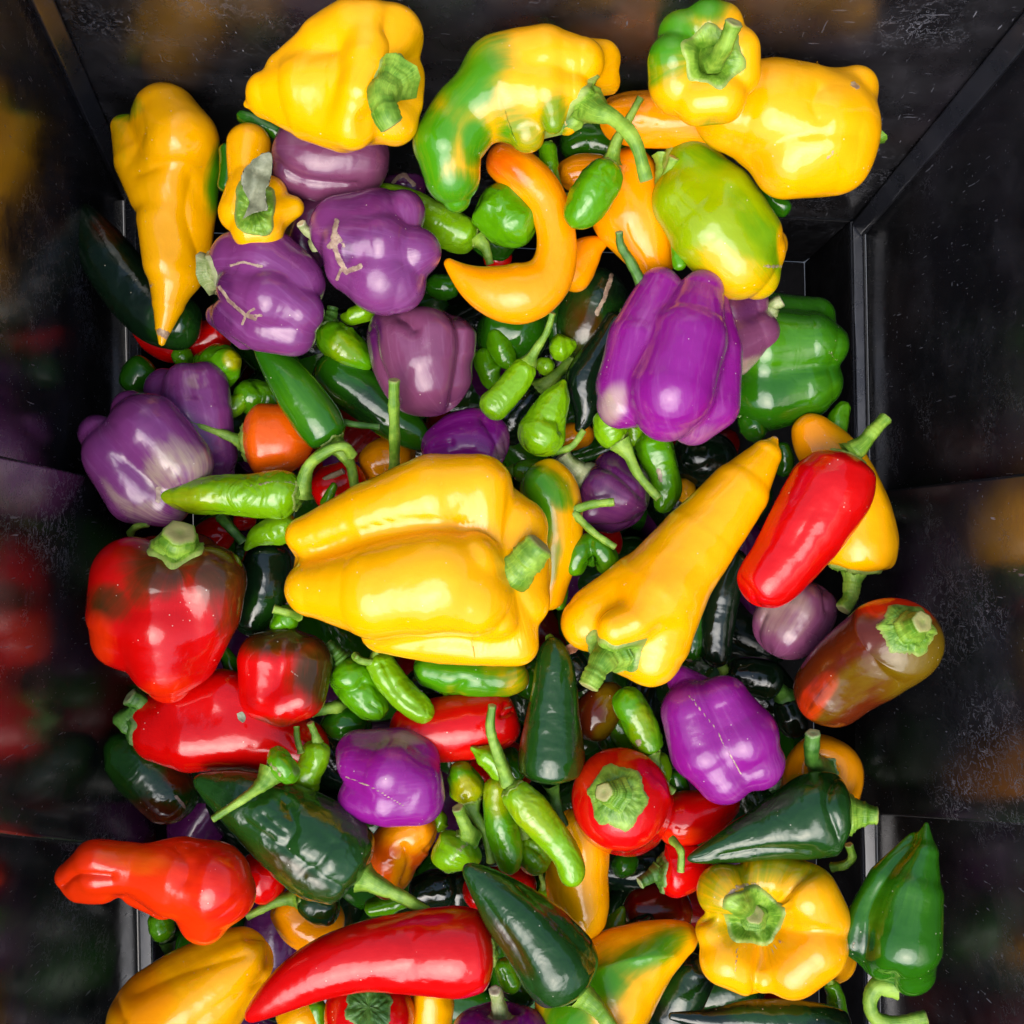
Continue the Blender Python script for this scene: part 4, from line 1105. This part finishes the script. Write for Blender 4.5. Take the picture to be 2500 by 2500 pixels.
dark("olive-green pepper tip between the big yellow bell and the poblano", 'jala', -32, [(1270, 1610, 40), (1290, 1660, 46), (1265, 1700, 36)], sc=[([(1280, 1640), (1265, 1680)], 4)])
yel("green pepper with a yellow flank right under the big yellow bell", 'yellow', -8, [(1010, 1625, 40), (1100, 1640, 58), (1180, 1648, 58), (1245, 1650, 50), (1285, 1630, 34)], cr=[([(1110, 1700), (1130, 1670)], 16, 10)], m1=[(1090, 1660, 190, 110)])
green("knobbly green chili with two bulges below the big yellow bell", 'green', -4, [(838, 1608, 46), (856, 1650, 60), (888, 1700, 46), (918, 1735, 38), (930, 1757, 18)], stem=[(822, 1592), (800, 1570)], sr=(17, 12), cr=[([(820, 1690), (862, 1690), (890, 1665)], 10, 12), ([(905, 1720), (930, 1735)], 7, 8)], st='d')
green("curved lime green chili hanging below the big yellow bell", 'lime', 4, [(918, 1595, 32), (945, 1648, 38), (985, 1700, 37), (1028, 1735, 34), (1058, 1750, 20)], stem=[(895, 1617, 4), (868, 1602, 6)], sr=(9, 8), cr=[([(935, 1620), (970, 1690), (1020, 1730)], 9, 6)])
red("red pepper with a curled blunt tip in the middle", 'red', -10, [(950, 1795, 60), (1050, 1785, 78), (1150, 1772, 84), (1220, 1755, 74), (1272, 1738, 48)], pit=(0, 24), cr=[([(1235, 1720), (1225, 1745), (1245, 1740), (1262, 1728)], 7, 11)], sc=[([(1235, 1733), (1252, 1728)], 2, 0.5)])
pur("round purple bell with a thin pale seam, lower middle", 'purple', 8, [(1070, 1895, 84), (1015, 1895, 126), (940, 1898, 128), (872, 1892, 106), (818, 1885, 62)], m1=[(1000, 1800, 60, 16, 0, 0.25)], lob=(0.2, 0.24),
    lobes=[[(880, 1835, 62, -4), (970, 1842, 72, -2), (1012, 1856, 66, -2)], [(878, 1862, 58, 6), (950, 1885, 80, 12), (1012, 1910, 72, 8)], [(880, 1950, 58, 4), (950, 1950, 72, 8), (1020, 1950, 70, 4)]], k=8, sc=[([(845, 1898), (900, 1918), (990, 1970)], 1.8, 0.65)])
green("small green chili with corky shoulders and a stalk pointing down-left", 'green', 36, [(662, 1888, 34), (688, 1868, 50), (712, 1850, 40)], sr=(22, 9), cal=28, calt=0.9, sc=[([(645, 1850), (690, 1895)], 10, 0.45), ([(690, 1895), (710, 1885)], 10, 0.4)], stem=[(640, 1915, 4), (595, 1950, 9), (520, 2000, 10)])
green("small lime chili with a split blunt end beside the lower purple bell", 'lime', 8, [(775, 1808, 30), (766, 1855, 37), (745, 1908, 37), (756, 1952, 26)], stem=[(768, 1790, 2), (757, 1765, 4)], sr=(10, 9), cr=[([(745, 1930), (740, 1950)], 7, 10)])
green("greenish lime chili right of the lower purple bell, calyx downward", 'green', -4, [(1150, 1962, 40), (1140, 1925, 46), (1120, 1885, 34), (1105, 1866, 18)], stem=[(1160, 1990, 2), (1186, 2035, 3), (1200, 2105, 2)], sr=(18, 12), cal=36, calt=1.2, m2=[(1140, 1930, 35)])
green("round green chili with a thick bent stalk above the poblano's tip", 'lime', 4, [(1145, 2042, 44), (1125, 2070, 62), (1102, 2102, 54), (1092, 2132, 30)], stem=[(1140, 2025, 6), (1128, 1998, 9), (1117, 1972, 12)], sr=(20, 15), cal=34, calt=1.4, sc=[([(1120, 2080), (1105, 2100)], 4, 0.5), ([(1145, 2062), (1130, 2075)], 12, 0.5)])
green("small lime chili with a nipple tip beside the pale upright stalk", 'lime', 6, [(1235, 1905, 26), (1208, 1862, 30), (1180, 1842, 28), (1162, 1832, 10), (1148, 1824, 5)])
green("dark green chili behind the small nipple-tipped lime one", 'jala', -18, [(1215, 1840, 34), (1245, 1870, 38), (1265, 1910, 26)])
green("straight green chili hanging beside the hero lime chili", 'green', 6, [(1216, 1898, 30), (1211, 1960, 35), (1225, 2025, 39), (1240, 2085, 39), (1246, 2136, 22)], m2=[(1215, 1930, 30, 60, 0, 0.6)])
green("wrinkled lime chili under the hero lime chili", 'lime', -6, [(1282, 2040, 32), (1302, 2088, 46), (1335, 2122, 30)], cr=[([(1285, 2060), (1320, 2080), (1335, 2100)], 9, 10)], m1=[(1300, 2100, 40, 30, 0, 0.5)], stem=[(1275, 2020, 3), (1268, 2000, 6)], sr=(11, 9))
yel("yellow pepper standing behind the lime chili left of the red stem-up bell", 'yellow', -14, [(1395, 1975, 46), (1418, 2060, 70), (1408, 2145, 78), (1416, 2220, 74), (1430, 2296, 46)])
dark("tall dark green poblano standing stem-down in the centre", 'poblano', 12, [(1343, 1910, 74), (1345, 1850, 86), (1350, 1770, 72), (1354, 1690, 57), (1352, 1620, 47), (1348, 1555, 26)], cap=(30, 40), stem=[(1353, 1935, -4), (1362, 1975, -6), (1376, 2015, -8)], sr=(17, 14), st='d', m1=[(1270, 1790, 16, 80, 0, 0.6), (1425, 1830, 16, 80, 0, 0.5)], m2=[])
dark("chocolate and green pepper tip beside the tall poblano", 'choco', -16, [(1425, 1805, 50), (1455, 1745, 58), (1490, 1702, 46), (1510, 1672, 24)], m1=[(1500, 1690, 40, 50, 0, 0.9), (1480, 1780, 26, 50, 20, 0.9)])
green("green chili with a dark hole and thin stalk left of the lower purple bell", 'green', 6, [(1592, 1842, 30), (1572, 1785, 43), (1540, 1722, 43), (1518, 1680, 34)], stem=[(1602, 1872, 1), (1612, 1905, 1), (1645, 1934, 2)], sr=(16, 10), cal=26, calt=0.8, m2=[(1570, 1780, 30, 50, 0, 0.3)], sc=[([(1561, 1814), (1563, 1817)], 6, 0.8)])
green("slender green chili behind the one with the dark hole", 'green', -22, [(1485, 1735, 30), (1518, 1785, 33), (1550, 1835, 24)])
green("short dark green chili above the red stem-up bell", 'jala', -30, [(1480, 1765, 26), (1488, 1815, 30), (1500, 1860, 26)])
green("lime chili slice between the red stem-up bell and the purple bell", 'lime', -22, [(1598, 1840, 26), (1615, 1885, 26), (1612, 1925, 16)])
dark("dark green chili strip along the lower purple bell's left side", 'jala', -30, [(1640, 1880, 22), (1660, 1930, 26), (1668, 1980, 20)])
red("red pepper flank right of the stem-up red bell", 'red', -18, [(1600, 2010, 64), (1680, 1998, 70), (1750, 1975, 48), (1805, 1955, 22)], m2=[(1650, 2045, 60, 20, -10, 0.7)])
red("small red chili with a withered calyx below the stem-up red bell", 'red', -14, [(1605, 2130, 50), (1640, 2130, 66), (1690, 2112, 56), (1735, 2090, 32)], stem=[(1585, 2142, 3), (1562, 2156, 5)], sr=(17, 14), cal=54, st='d', calt=1.4, name='chili_pepper', cat=CH)
red("red bell seen stem-up with a wide green cap, lower right of centre", 'red', 20, [(1505, 1940, 90, 22), (1512, 1948, 122, 4), (1520, 1960, 126, -26), (1535, 1985, 100, -60)], cap=(100, 50), pit=(14, 0), df=1.0, n=4, lob=(0.14, 0.16), cal=84, calt=1.8, stem=[(1483, 1936, 5), (1474, 1934, 9)], sr=(27, 22), cr=[([(1600, 1900), (1640, 1960)], 12, -4), ([(1590, 1860), (1600, 1900)], 14, 6)], m2=[(1450, 1880, 60, 50, 0, 0.6)], name='bell_pepper', cat=BE, pts=6)
green("green chili squeezed between the yellow pepper and the lower purple bell", 'jala', -24, [(1702, 1480, 24), (1692, 1555, 32), (1678, 1615, 30)], sc=[([(1680, 1610), (1684, 1612)], 5, 0.7)])
dark("dark green curved chili left of the lilac bell on the right", 'inky', -22, [(1800, 1340, 32), (1768, 1430, 42), (1752, 1520, 44), (1747, 1600, 38), (1743, 1630, 24)], name='chili_pepper', cat=CH, lob=(0.08, 0.08))
pur("pale lilac bell under the red pepper at the right", 'dusky', -16, [(1975, 1420, 66), (1955, 1485, 92), (1915, 1545, 88), (1888, 1600, 52)], cr=[([(1865, 1500), (1845, 1550), (1850, 1590)], 12, 11), ([(2010, 1420), (2020, 1490)], 10, 8)], m1=[(1920, 1500, 60, 60, 0, 0.3)])
yel("yellow pepper behind the red one by the right wall, green stalk down", 'yellow', -4, [(2085, 1405, 82), (2090, 1335, 106), (2078, 1240, 98), (2040, 1140, 76), (1985, 1060, 56), (1970, 1010, 34)], pit=(24, 0), cap=(40, 30), stem=[(2080, 1430, 2), (2076, 1460, 4), (2058, 1488, 6)], sr=(24, 20), cal=66, st='g', calt=2.2, m2=[(1970, 1050, 70, 70)], lob=(0.26, 0.12))
red("bright red pepper lying diagonally by the right wall", 'red', 30, [(2072, 1108, 70), (2040, 1180, 106), (1980, 1275, 100), (1912, 1375, 84), (1862, 1432, 74), (1832, 1472, 46)], cap=(34, 36), stem=[(2105, 1085, 1), (2130, 1055, 1), (2163, 1020, 0)], sr=(22, 17), cal=46, calt=1.0, lob=(0.14, 0.2), wob=0.025, cr=[([(1795, 1400), (1830, 1440), (1850, 1485)], 12, 6), ([(1985, 1250), (1940, 1330)], 20, 4)], name='sweet_pepper')
red("brown, olive and red pepper with its stem-end facing up at the right wall", 'choco', 16, [(2222, 1532, 92, 40), (2195, 1555, 118, 26), (2130, 1606, 112, 10), (2065, 1652, 102, -2), (2005, 1712, 88, -10), (1968, 1752, 48, -12)], cap=(70, 40), pit=(10, 0), n=4, lob=(0.14, 0.12), cal=72, calt=1.8, stem=[(2235, 1526, 8), (2252, 1518, 14)], sr=(30, 24), cr=[([(2120, 1590), (2150, 1640), (2190, 1670)], 16, 9)], sc=[([(2140, 1592), (2160, 1588)], 6, 0.4)], wob=0.03, name='sweet_pepper', group=GR, m1=[(2250, 1600, 130, 66, -35, 0.95), (2085, 1670, 120, 40, -40, 0.6)], m2=[(2180, 1448, 130, 58, 10, 0.95), (1985, 1712, 30, 70, 38, 0.45)])
yel("amber bell seen from its stem end behind the lower purple bell", 'amber', -18, [(2010, 1880, 76, 22), (2010, 1892, 98, 4), (2004, 1920, 98, -30), (2000, 1940, 70, -50)], cap=(70, 40), pit=(50, 0), df=1.0, n=4, lob=(0.2, 0.2), cal=46, calt=1.4, st='d', stem=[(1984, 1850, 14), (1985, 1790, 22)], sr=(24, 19), m1=[(1960, 1910, 40, 26, 0, 0.6)], sc=[([(2030, 1865), (2055, 1872)], 10, 0.4)], name='bell_pepper')
pur("large purple bell with a thin white seam at the lower right", 'purple', 10, [(1700, 1648, 84), (1735, 1712, 130), (1772, 1792, 150), (1810, 1868, 136), (1842, 1930, 98), (1858, 1964, 56)], cap=(50, 40), lob=(0.2, 0.2), wob=0.03,
    lobes=[[(1690, 1740, 78, 4), (1720, 1830, 90, 6), (1765, 1892, 76, 6)], [(1768, 1712, 66, 6), (1812, 1800, 94, 8), (1848, 1860, 72, 8)], [(1700, 1690, 50, -8), (1662, 1658, 38, -8)]], k=8, sc=[([(1682, 1698), (1745, 1775), (1785, 1850), (1808, 1888)], 1.9, 0.7)])
yel("long yellow pepper with lobed shoulders lying diagonally, centre right", 'yellow', 26, [(1492, 1592, 112, 14), (1532, 1532, 152, 8), (1592, 1442, 132, 0), (1672, 1340, 114, -4), (1752, 1250, 100, -8), (1832, 1160, 76, -12), (1880, 1092, 46, -14), (1896, 1060, 18, -14)], cap=(70, 16), n=4, lob=(0.36, 0.1), ph=80, stem=[(1470, 1615, 8), (1452, 1645, 12), (1436, 1676, 14)], sr=(32, 26), cal=78, calt=2.2, sc=[([(1890, 1062), (1900, 1066)], 5, 0.7)], m2=[(1600, 1430, 70, 100, 35, 0.4)], name='sweet_pepper', k=9, sb=(1490, 1600, 10), lobes=[[(1890, 1074, 12, -14), (1868, 1112, 40, -12), (1800, 1200, 76, -8), (1700, 1320, 100, -4), (1600, 1450, 114, 2)], [(1560, 1440, 90, -6), (1460, 1505, 84, -8), (1436, 1520, 74, -8)], [(1630, 1430, 70, 10), (1550, 1515, 62, 18), (1505, 1532, 58, 18)], [(1640, 1470, 80, 0), (1602, 1560, 92, -2), (1592, 1598, 82, -2)], [(1550, 1550, 104, -12)]])
green("crooked dark green chili right of the big yellow bell's stem", 'green', 4, [(1395, 1405, 26), (1412, 1358, 38), (1452, 1340, 40), (1478, 1368, 36), (1478, 1405, 20)], cr=[([(1440, 1320), (1445, 1370)], 9, 12)], m1=[(1440, 1340, 60, 40, 0, 0.6)])
green("scrap of green chili wedged between the two large yellow peppers", 'green', -4, [(1372, 1420, 14), (1370, 1455, 18), (1362, 1490, 12)])
yel("green-striped yellow pepper hugging the big yellow bell's right shoulder", 'yellow', 2, [(1285, 1150, 56), (1335, 1195, 76), (1352, 1285, 72), (1345, 1380, 62), (1335, 1490, 34)], m1=[(1310, 1180, 90, 45, 30), (1318, 1240, 32, 90, -15), (1345, 1380, 22, 60, 15, 0.8)], lob=(0.26, 0.2))
yel("biggest yellow bell lying on its side in the centre, stem to the right", 'yellow', 46, [(1322, 1408, 176, 22), (1272, 1402, 234, 16), (1160, 1375, 262, 4), (1000, 1396, 232, -6), (860, 1398, 170, -14), (760, 1392, 124, -20), (689, 1378, 96, -22)], cap=(70, 60), df=0.62, n=4, lob=(0.34, 0.3), ph=82, wob=0.025, name='bell_pepper',
    lobes=[[(800, 1390, 90, -15), (1000, 1395, 150, -22), (1190, 1390, 165, -22)], [(745, 1310, 54, -8), (900, 1265, 90, -4), (1060, 1215, 108, 0), (1170, 1192, 86, 2)],
           [(765, 1435, 76, 0), (930, 1440, 128, 8), (1080, 1410, 132, 14), (1150, 1370, 80, 16)], [(1060, 1440, 125, 12), (1150, 1460, 108, 12), (1214, 1514, 60, 8)], [(930, 1545, 52, -10), (1080, 1560, 66, -8), (1200, 1575, 60, -6), (1262, 1570, 64, -6)],
           [(1190, 1260, 100, -14), (1262, 1290, 82, -10)], [(1190, 1460, 110, -16), (1276, 1470, 74, -10)]], k=9, sb=(1228, 1400, 2), cr=[([(690, 1372), (780, 1345), (880, 1305), (1000, 1280), (1120, 1288)], 22, 12), ([(900, 1588), (1000, 1575), (1100, 1560), (1190, 1575), (1270, 1560)], 16, 10)], stem=[(1258, 1392, 6), (1292, 1358, 11), (1318, 1328, 13)], sr=(44, 38))

# ---- bottom
dark("ribbed dark green poblano with a dented glossy flank, lower left", 'poblano', 22, [(885, 2142, 78), (812, 2092, 120), (735, 2042, 116), (652, 1992, 96), (572, 1945, 70), (512, 1917, 40), (472, 1901, 12)], cap=(36, 14), stem=[(935, 2168, 2), (985, 2192, 1), (1042, 2228, -3)], sr=(24, 15), crum=0.012,
     cr=[([(905, 2200), (800, 2150), (700, 2080), (600, 2010)], 16, 7), ([(700, 1960), (720, 2020), (700, 2060)], 18, 9), ([(810, 2060), (780, 2110), (740, 2130)], 16, 8), ([(640, 1990), (690, 2030)], 12, 6)], m1=[(690, 2120, 120, 26, 28, 0.3)])
yel("rumpled orange pepper with a frilled edge below the round purple bell", 'orange', -12, [(1065, 2015, 44), (1010, 2030, 66), (965, 2080, 68), (950, 2140, 54), (935, 2195, 26)], m2=[(1000, 2040, 70, 40), (980, 2130, 26, 50)], cr=[([(985, 2070), (1000, 2110), (985, 2160)], 12, 12)], crum=0.02, name='bell_pepper')
red("red pepper end with a green star calyx at the very bottom", 'red', -8, [(900, 2455, 80, 18), (902, 2475, 110, 0), (905, 2510, 100, -40)], cap=(70, 40), pit=(20, 0), df=1.0, n=4, lob=(0.2, 0.2), cal=66, st='d', calt=1.4, name='bell_pepper', cat=BE)
red("long curved red pepper lying across the bottom", 'red', 28, [(1208, 2318, 86), (1125, 2325, 113), (1000, 2328, 98), (885, 2335, 84), (782, 2368, 72), (692, 2420, 52), (632, 2464, 32), (600, 2490, 12)], cap=(40, 14), lob=(0.14, 0.06), wob=0.025, cr=[([(1000, 2290), (1010, 2340), (985, 2380)], 26, 4)], cal=40, name='sweet_pepper')
pur("purple bell cut by the bottom edge with a pale calyx", 'purple', 4, [(1225, 2452, 76), (1225, 2500, 122), (1228, 2590, 112)], pit=(46, 0), stem=[(1213, 2435, 4), (1208, 2418, 7)], sr=(20, 17), st='p', cal=40, cr=[([(1245, 2455), (1290, 2520)], 14, 22)], lob=(0.3, 0.3))
yel("yellow pepper with a green stripe and blunt nub at the bottom", 'yellow', -4, [(1365, 2565, 120), (1432, 2485, 134), (1508, 2396, 118), (1582, 2332, 84), (1650, 2296, 54), (1704, 2284, 26)], cr=[([(1460, 2370), (1540, 2345), (1640, 2330)], 20, -10)], bumps=[(1600, 2320, 50, 6, 30)], m1=[(1565, 2335, 110, 42, -25), (1460, 2410, 90, 60, -50), (1390, 2490, 80, 70, -30)])
dark("glossy dark green poblano pointing up-left near the bottom", 'poblano', 34, [(1412, 2425, 78), (1364, 2362, 106), (1302, 2282, 92), (1236, 2212, 70), (1180, 2156, 45), (1133, 2112, 12)], cap=(40, 14), stem=[(1448, 2452, 0), (1480, 2490, -2), (1515, 2540, -4)], sr=(25, 18), cr=[([(1180, 2200), (1260, 2320), (1300, 2420)], 22, 8), ([(1270, 2160), (1370, 2260), (1450, 2350)], 20, 6)], m1=[(1240, 2300, 22, 90, -35, 0.5)])
green("green chili in the gap left of the glossy poblano's base", 'green', -14, [(1222, 2340, 24), (1238, 2380, 30), (1262, 2420, 26)])
yel("yellow and lime bell seen from its stem end at the lower right", 'yellow', 6, [(1842, 2240, 130, 42), (1848, 2246, 186, 16), (1862, 2256, 196, -20), (1885, 2272, 160, -60)], cap=(150, 60), df=1.0, n=5, lob=(0.24, 0.24), boxy=2.2, stem=[(1842, 2232, 2)], sr=(22, 16), pts=5, m2=[(1950, 2340, 120, 130, 0, 0.6)], name='bell_pepper', sb=(1842, 2240, 6), m1=[(1765, 2165, 120, 110, 0, 0.55), (1870, 2100, 130, 70, 0, 0.6)], k=7, calt=2.4, lobes=[[(1770, 2175, 78, 14)], [(1850, 2138, 60, 8), (1920, 2138, 58, 8)], [(1965, 2182, 80, 18), (1996, 2240, 78, 14)], [(1985, 2310, 84, 16), (1930, 2362, 78, 16), (1890, 2345, 50, 12)], [(1830, 2372, 66, 12), (1775, 2342, 72, 12)], [(1742, 2272, 50, 8)], [(1870, 2255, 150, -36)], [(1960, 2300, 95, -34), (2025, 2335, 62, -52)]], cr=[([(1700, 2240), (1745, 2246), (1790, 2250)], 13, 16), ([(1810, 2090), (1820, 2140), (1838, 2190)], 12, 12), ([(1980, 2118), (1932, 2160), (1905, 2205)], 14, 20), ([(1845, 2440), (1850, 2380), (1862, 2320)], 14, 20), ([(2060, 2285), (1990, 2275), (1930, 2290)], 14, 8)], sc=[([(1775, 2190), (1800, 2165), (1850, 2158)], 6, 0.6), ([(1800, 2320), (1796, 2370)], 3, 0.6), ([(1905, 2300), (1870, 2325)], 6, 0.6)], cal=74)
green("small green chili at the bottom right below the yellow bell", 'green', -14, [(2025, 2395, 18), (2042, 2445, 23), (2055, 2500, 22)], stem=[(2020, 2375), (2018, 2360)], sr=(9, 8))
dark("long dark green chili cut by the bottom edge at the lower right", 'inky', 4, [(2080, 2520, 46), (1960, 2492, 48), (1850, 2486, 44), (1740, 2492, 30), (1632, 2480, 8)], name='chili_pepper', cat=CH, m2=[(1900, 2470, 120, 30)], m1=[(1900, 2452, 120, 14, 0, 0.5)])
dark("green poblano with a torn stem lying above the yellow stem-end bell", 'poblano', 18, [(2078, 1988, 76), (2022, 1988, 108), (1940, 2012, 90), (1860, 2036, 64), (1780, 2066, 44), (1720, 2086, 24), (1678, 2098, 7)], cap=(36, 12), pit=(20, 0), stem=[(2105, 1988, 2), (2142, 1992, 4)], sr=(38, 16), cal=42, calt=2.0, m2=[], cr=[([(2035, 1890), (2020, 1960), (2050, 2050)], 16, 14), ([(1980, 2080), (1860, 2075), (1760, 2090)], 14, 8)])
dark("green poblano leaning on the right wall with a curled pale stalk", 'jala', 20, [(2185, 2410, 96), (2182, 2325, 132), (2186, 2235, 126), (2212, 2145, 92), (2244, 2062, 48), (2264, 2002, 14)], cap=(40, 16), n=3, lob=(0.3, 0.1), stem=[(2140, 2410, 0), (2124, 2450, 0), (2142, 2488, 1), (2195, 2496, 3), (2262, 2484, 5)], sr=(22, 17), sc=[([(2220, 2280), (2245, 2300)], 2.5, 0.4), ([(2270, 2230), (2272, 2270)], 2.5, 0.4), ([(2085, 2300), (2075, 2330)], 4, 0.5)], m1=[(2100, 2330, 40, 50, 0, 0.5)], m2=[(2180, 2200, 80, 60, 0, 0.3)],
    lobes=[[(2232, 2050, 22, -4), (2160, 2150, 44, 0), (2100, 2245, 42, 2), (2086, 2295, 41, 2)], [(2262, 2014, 11), (2255, 2080, 40, 4), (2225, 2180, 78, 6), (2203, 2290, 96, 8), (2218, 2365, 66, 4)], [(2140, 2320, 60, 2), (2150, 2345, 46, 2)]], cr=[([(2225, 2050), (2160, 2140), (2118, 2225), (2112, 2300), (2104, 2350)], 20, 13), ([(2170, 2430), (2180, 2390)], 16, 14)], k=9)

# ---- loose stalks
loose_stem("upright cut green stalk in front of the dark jalapeño", [(962, 1165, 0), (963, 1060, 18), (961, 990, 28), (962, 928, 36)], (13, 12))
loose_stem("pale green stalk piece lying level on the small purple bell", [(1395, 1248, 8), (1440, 1232, 12), (1499, 1225, 14)], (12, 9))
loose_stem("pale green stalk piece slanting down across the small purple bell", [(1400, 1252, 10), (1450, 1300, 12), (1502, 1336, 12)], (10, 8))
loose_stem("pale curving stalk rising from the hero lime chili", [(1240, 1912, 26), (1216, 1845, 34), (1197, 1780, 40), (1202, 1722, 44)], (17, 9))
loose_stem("thin green stalk sticking out under the big yellow bell's corner", [(1340, 1555, 8), (1356, 1578, 14), (1361, 1612, 16)], (9, 8))
loose_stem("green stalk leaning between the orange pepper and the large purple bell", [(1568, 695, 4), (1540, 640, 10), (1516, 600, 14), (1512, 566, 18)], (13, 8), 'd')
loose_stem("curled green stalk hanging over the withered red chili", [(1640, 2048, 8), (1662, 2078, 16), (1662, 2128, 16)], (9, 8))
loose_stem("small curled green stalk right of the torn-stem poblano", [(2030, 2118, -10), (2062, 2112, -6), (2080, 2092, -4), (2072, 2062, -2)], (11, 9))
loose_stem("thin grey-green stalk lying on the red sweet pepper", [(724, 1774, 14), (726, 1805, 16), (735, 1838, 16)], (7, 8))
loose_stem("grey-green curled stalk above the red and brown bell's left shoulder", [(318, 1302, -2), (332, 1286, 4), (362, 1278, 6)], (9, 8))
loose_stem("dark green stalk between the light green chili and the red and brown bell", [(540, 1262, -8), (562, 1288, -4), (592, 1322, -8)], (13, 10), 'd')
loose_stem("dark thin stalk crossing the gap between the two jalapeños", [(815, 1026, -2), (868, 1036, 2), (925, 1042, -2)], (8, 7), 'd')
loose_stem("short green stalk stub by the yellow-flanked pepper under the big bell", [(866, 1600, 6), (880, 1612, 10), (912, 1618, 8)], (9, 8))
loose_stem("thin green stalk arching beside the orange pepper's tip under the black chili", [(1345, 1105, -6), (1395, 1090, 0), (1425, 1050, 2)], (9, 7))
loose_stem("thin pale stalk between the yellow pepper and the purple bell at the left", [(515, 632, -8), (535, 610, -4), (558, 592, 0)], (4, 3), 'p')

green("hero lime green chili lying diagonally right of centre, pale tip down", 'lime', 28, [(1244, 1918, 34), (1288, 1972, 47), (1340, 2032, 42), (1384, 2090, 35), (1398, 2135, 35), (1410, 2162, 24)], wob=0.05, m2=[(1300, 2000, 60, 60, 0, 0.25)], lob=(0.16, 0.16), cal=34, calt=0.7)


# ------------------------------------------------------------------ leafy calyx and dried leaf on the small yellow bell
def leaf(label, name, outline, mid, h, mat, cat, curl=0.006, wrinkle=0.0015):
    """A thin curled leaf: outline in photograph pixels, mid-rib from mid[0] to mid[1]."""
    rng = np.random.default_rng(len(outline) * 13)
    o = np.array(smooth_poly(outline + [outline[0]]))[:-1]
    m0, m1_ = np.array(mid[0], float), np.array(mid[1], float)
    ax = (m1_ - m0) / np.linalg.norm(m1_ - m0)
    nr, V = 9, []
    ctr_t = np.clip(((o - m0) @ ax), 0.06 * np.linalg.norm(m1_ - m0), 0.94 * np.linalg.norm(m1_ - m0))
    foot = m0 + ctr_t[:, None] * ax
    no = len(o)
    Wv = Waves(rng, 10, 0.09)
    for layer in (1, 0):
        for i in range(nr):
            t = i / (nr - 1)
            p = foot * (1 - t) + o * t
            dist = np.linalg.norm(p - foot, axis=1)
            jag = 1 + (0.05 * rng.normal(size=no) if i == nr - 1 else 0)
            p = foot + (p - foot) * np.reshape(jag, (-1, 1)) if i == nr - 1 else p
            z = h * 0.001 + heap([(0, m0[1])]) + curl * (dist / 40) ** 1.4 * 0.5 + wrinkle * Wv(np.column_stack([p, np.zeros(no)])) + 0.0005 * layer
            V.append(np.array([to3(a, b, c) for (a, b), c in zip(p, z)]))
    V = np.array(V)
    q = np.vstack([grid_quads(nr, no), grid_quads(nr, no)[:, ::-1] + nr * no])
    j = np.arange(no)
    a0 = (nr - 1) * no
    q = np.vstack([q, np.stack([a0 + j, a0 + nr * no + j, a0 + nr * no + (j + 1) % no, a0 + (j + 1) % no], 1)])
    fl = V.reshape(-1, 3)
    uv = (fl[:, :2] * 30)
    ob = mesh_obj(name, fl, q, mat, None, {"mask1": np.zeros(len(fl))}, uv, None, fl.mean(0))
    ob['label'] = label
    ob['category'] = cat
    return ob


def leaf_mat(name, c1, c2):
    N = Nodes(name)
    co = N.coords()
    N.link(N.mix(N.ramp(N.noise(120, 4, 0.6, co), 0.35, 0.7), c1, c2), N.b.inputs['Base Color'])
    N.b.inputs['Roughness'].default_value = 0.6
    N.link(N.bump(N.noise(220, 4, 0.6, co), 0.5, 0.0012), N.b.inputs['Normal'])
    return N.m


LDRY = leaf_mat('dried_leaf', lin(112, 118, 92), lin(156, 160, 132))
leaf("grey dried leaf lying across the small yellow bell's calyx", 'dried_leaf', [(592, 535), (610, 500), (590, 450), (596, 415), (630, 382), (662, 374), (662, 430), (648, 470), (652, 510), (620, 520)], ((594, 533), (655, 385)), 20, LDRY, 'leaf', 0.012, 0.003)
leaf("small brown dried petal by the long yellow pepper's stem", 'dried_petal', [(1380, 1578), (1396, 1570), (1412, 1574), (1408, 1590), (1390, 1596)], ((1382, 1582), (1410, 1582)), 10, leaf_mat('dried_petal', lin(120, 74, 52), lin(176, 130, 100)), 'leaf', 0.010, 0.003)
leaf("tiny grey scrap of dried flower on the red sweet pepper", 'dried_petal', [(578, 1742), (592, 1738), (600, 1752), (594, 1764), (582, 1756)], ((580, 1744), (596, 1760)), 30, LDRY, 'leaf', 0.010, 0.003)
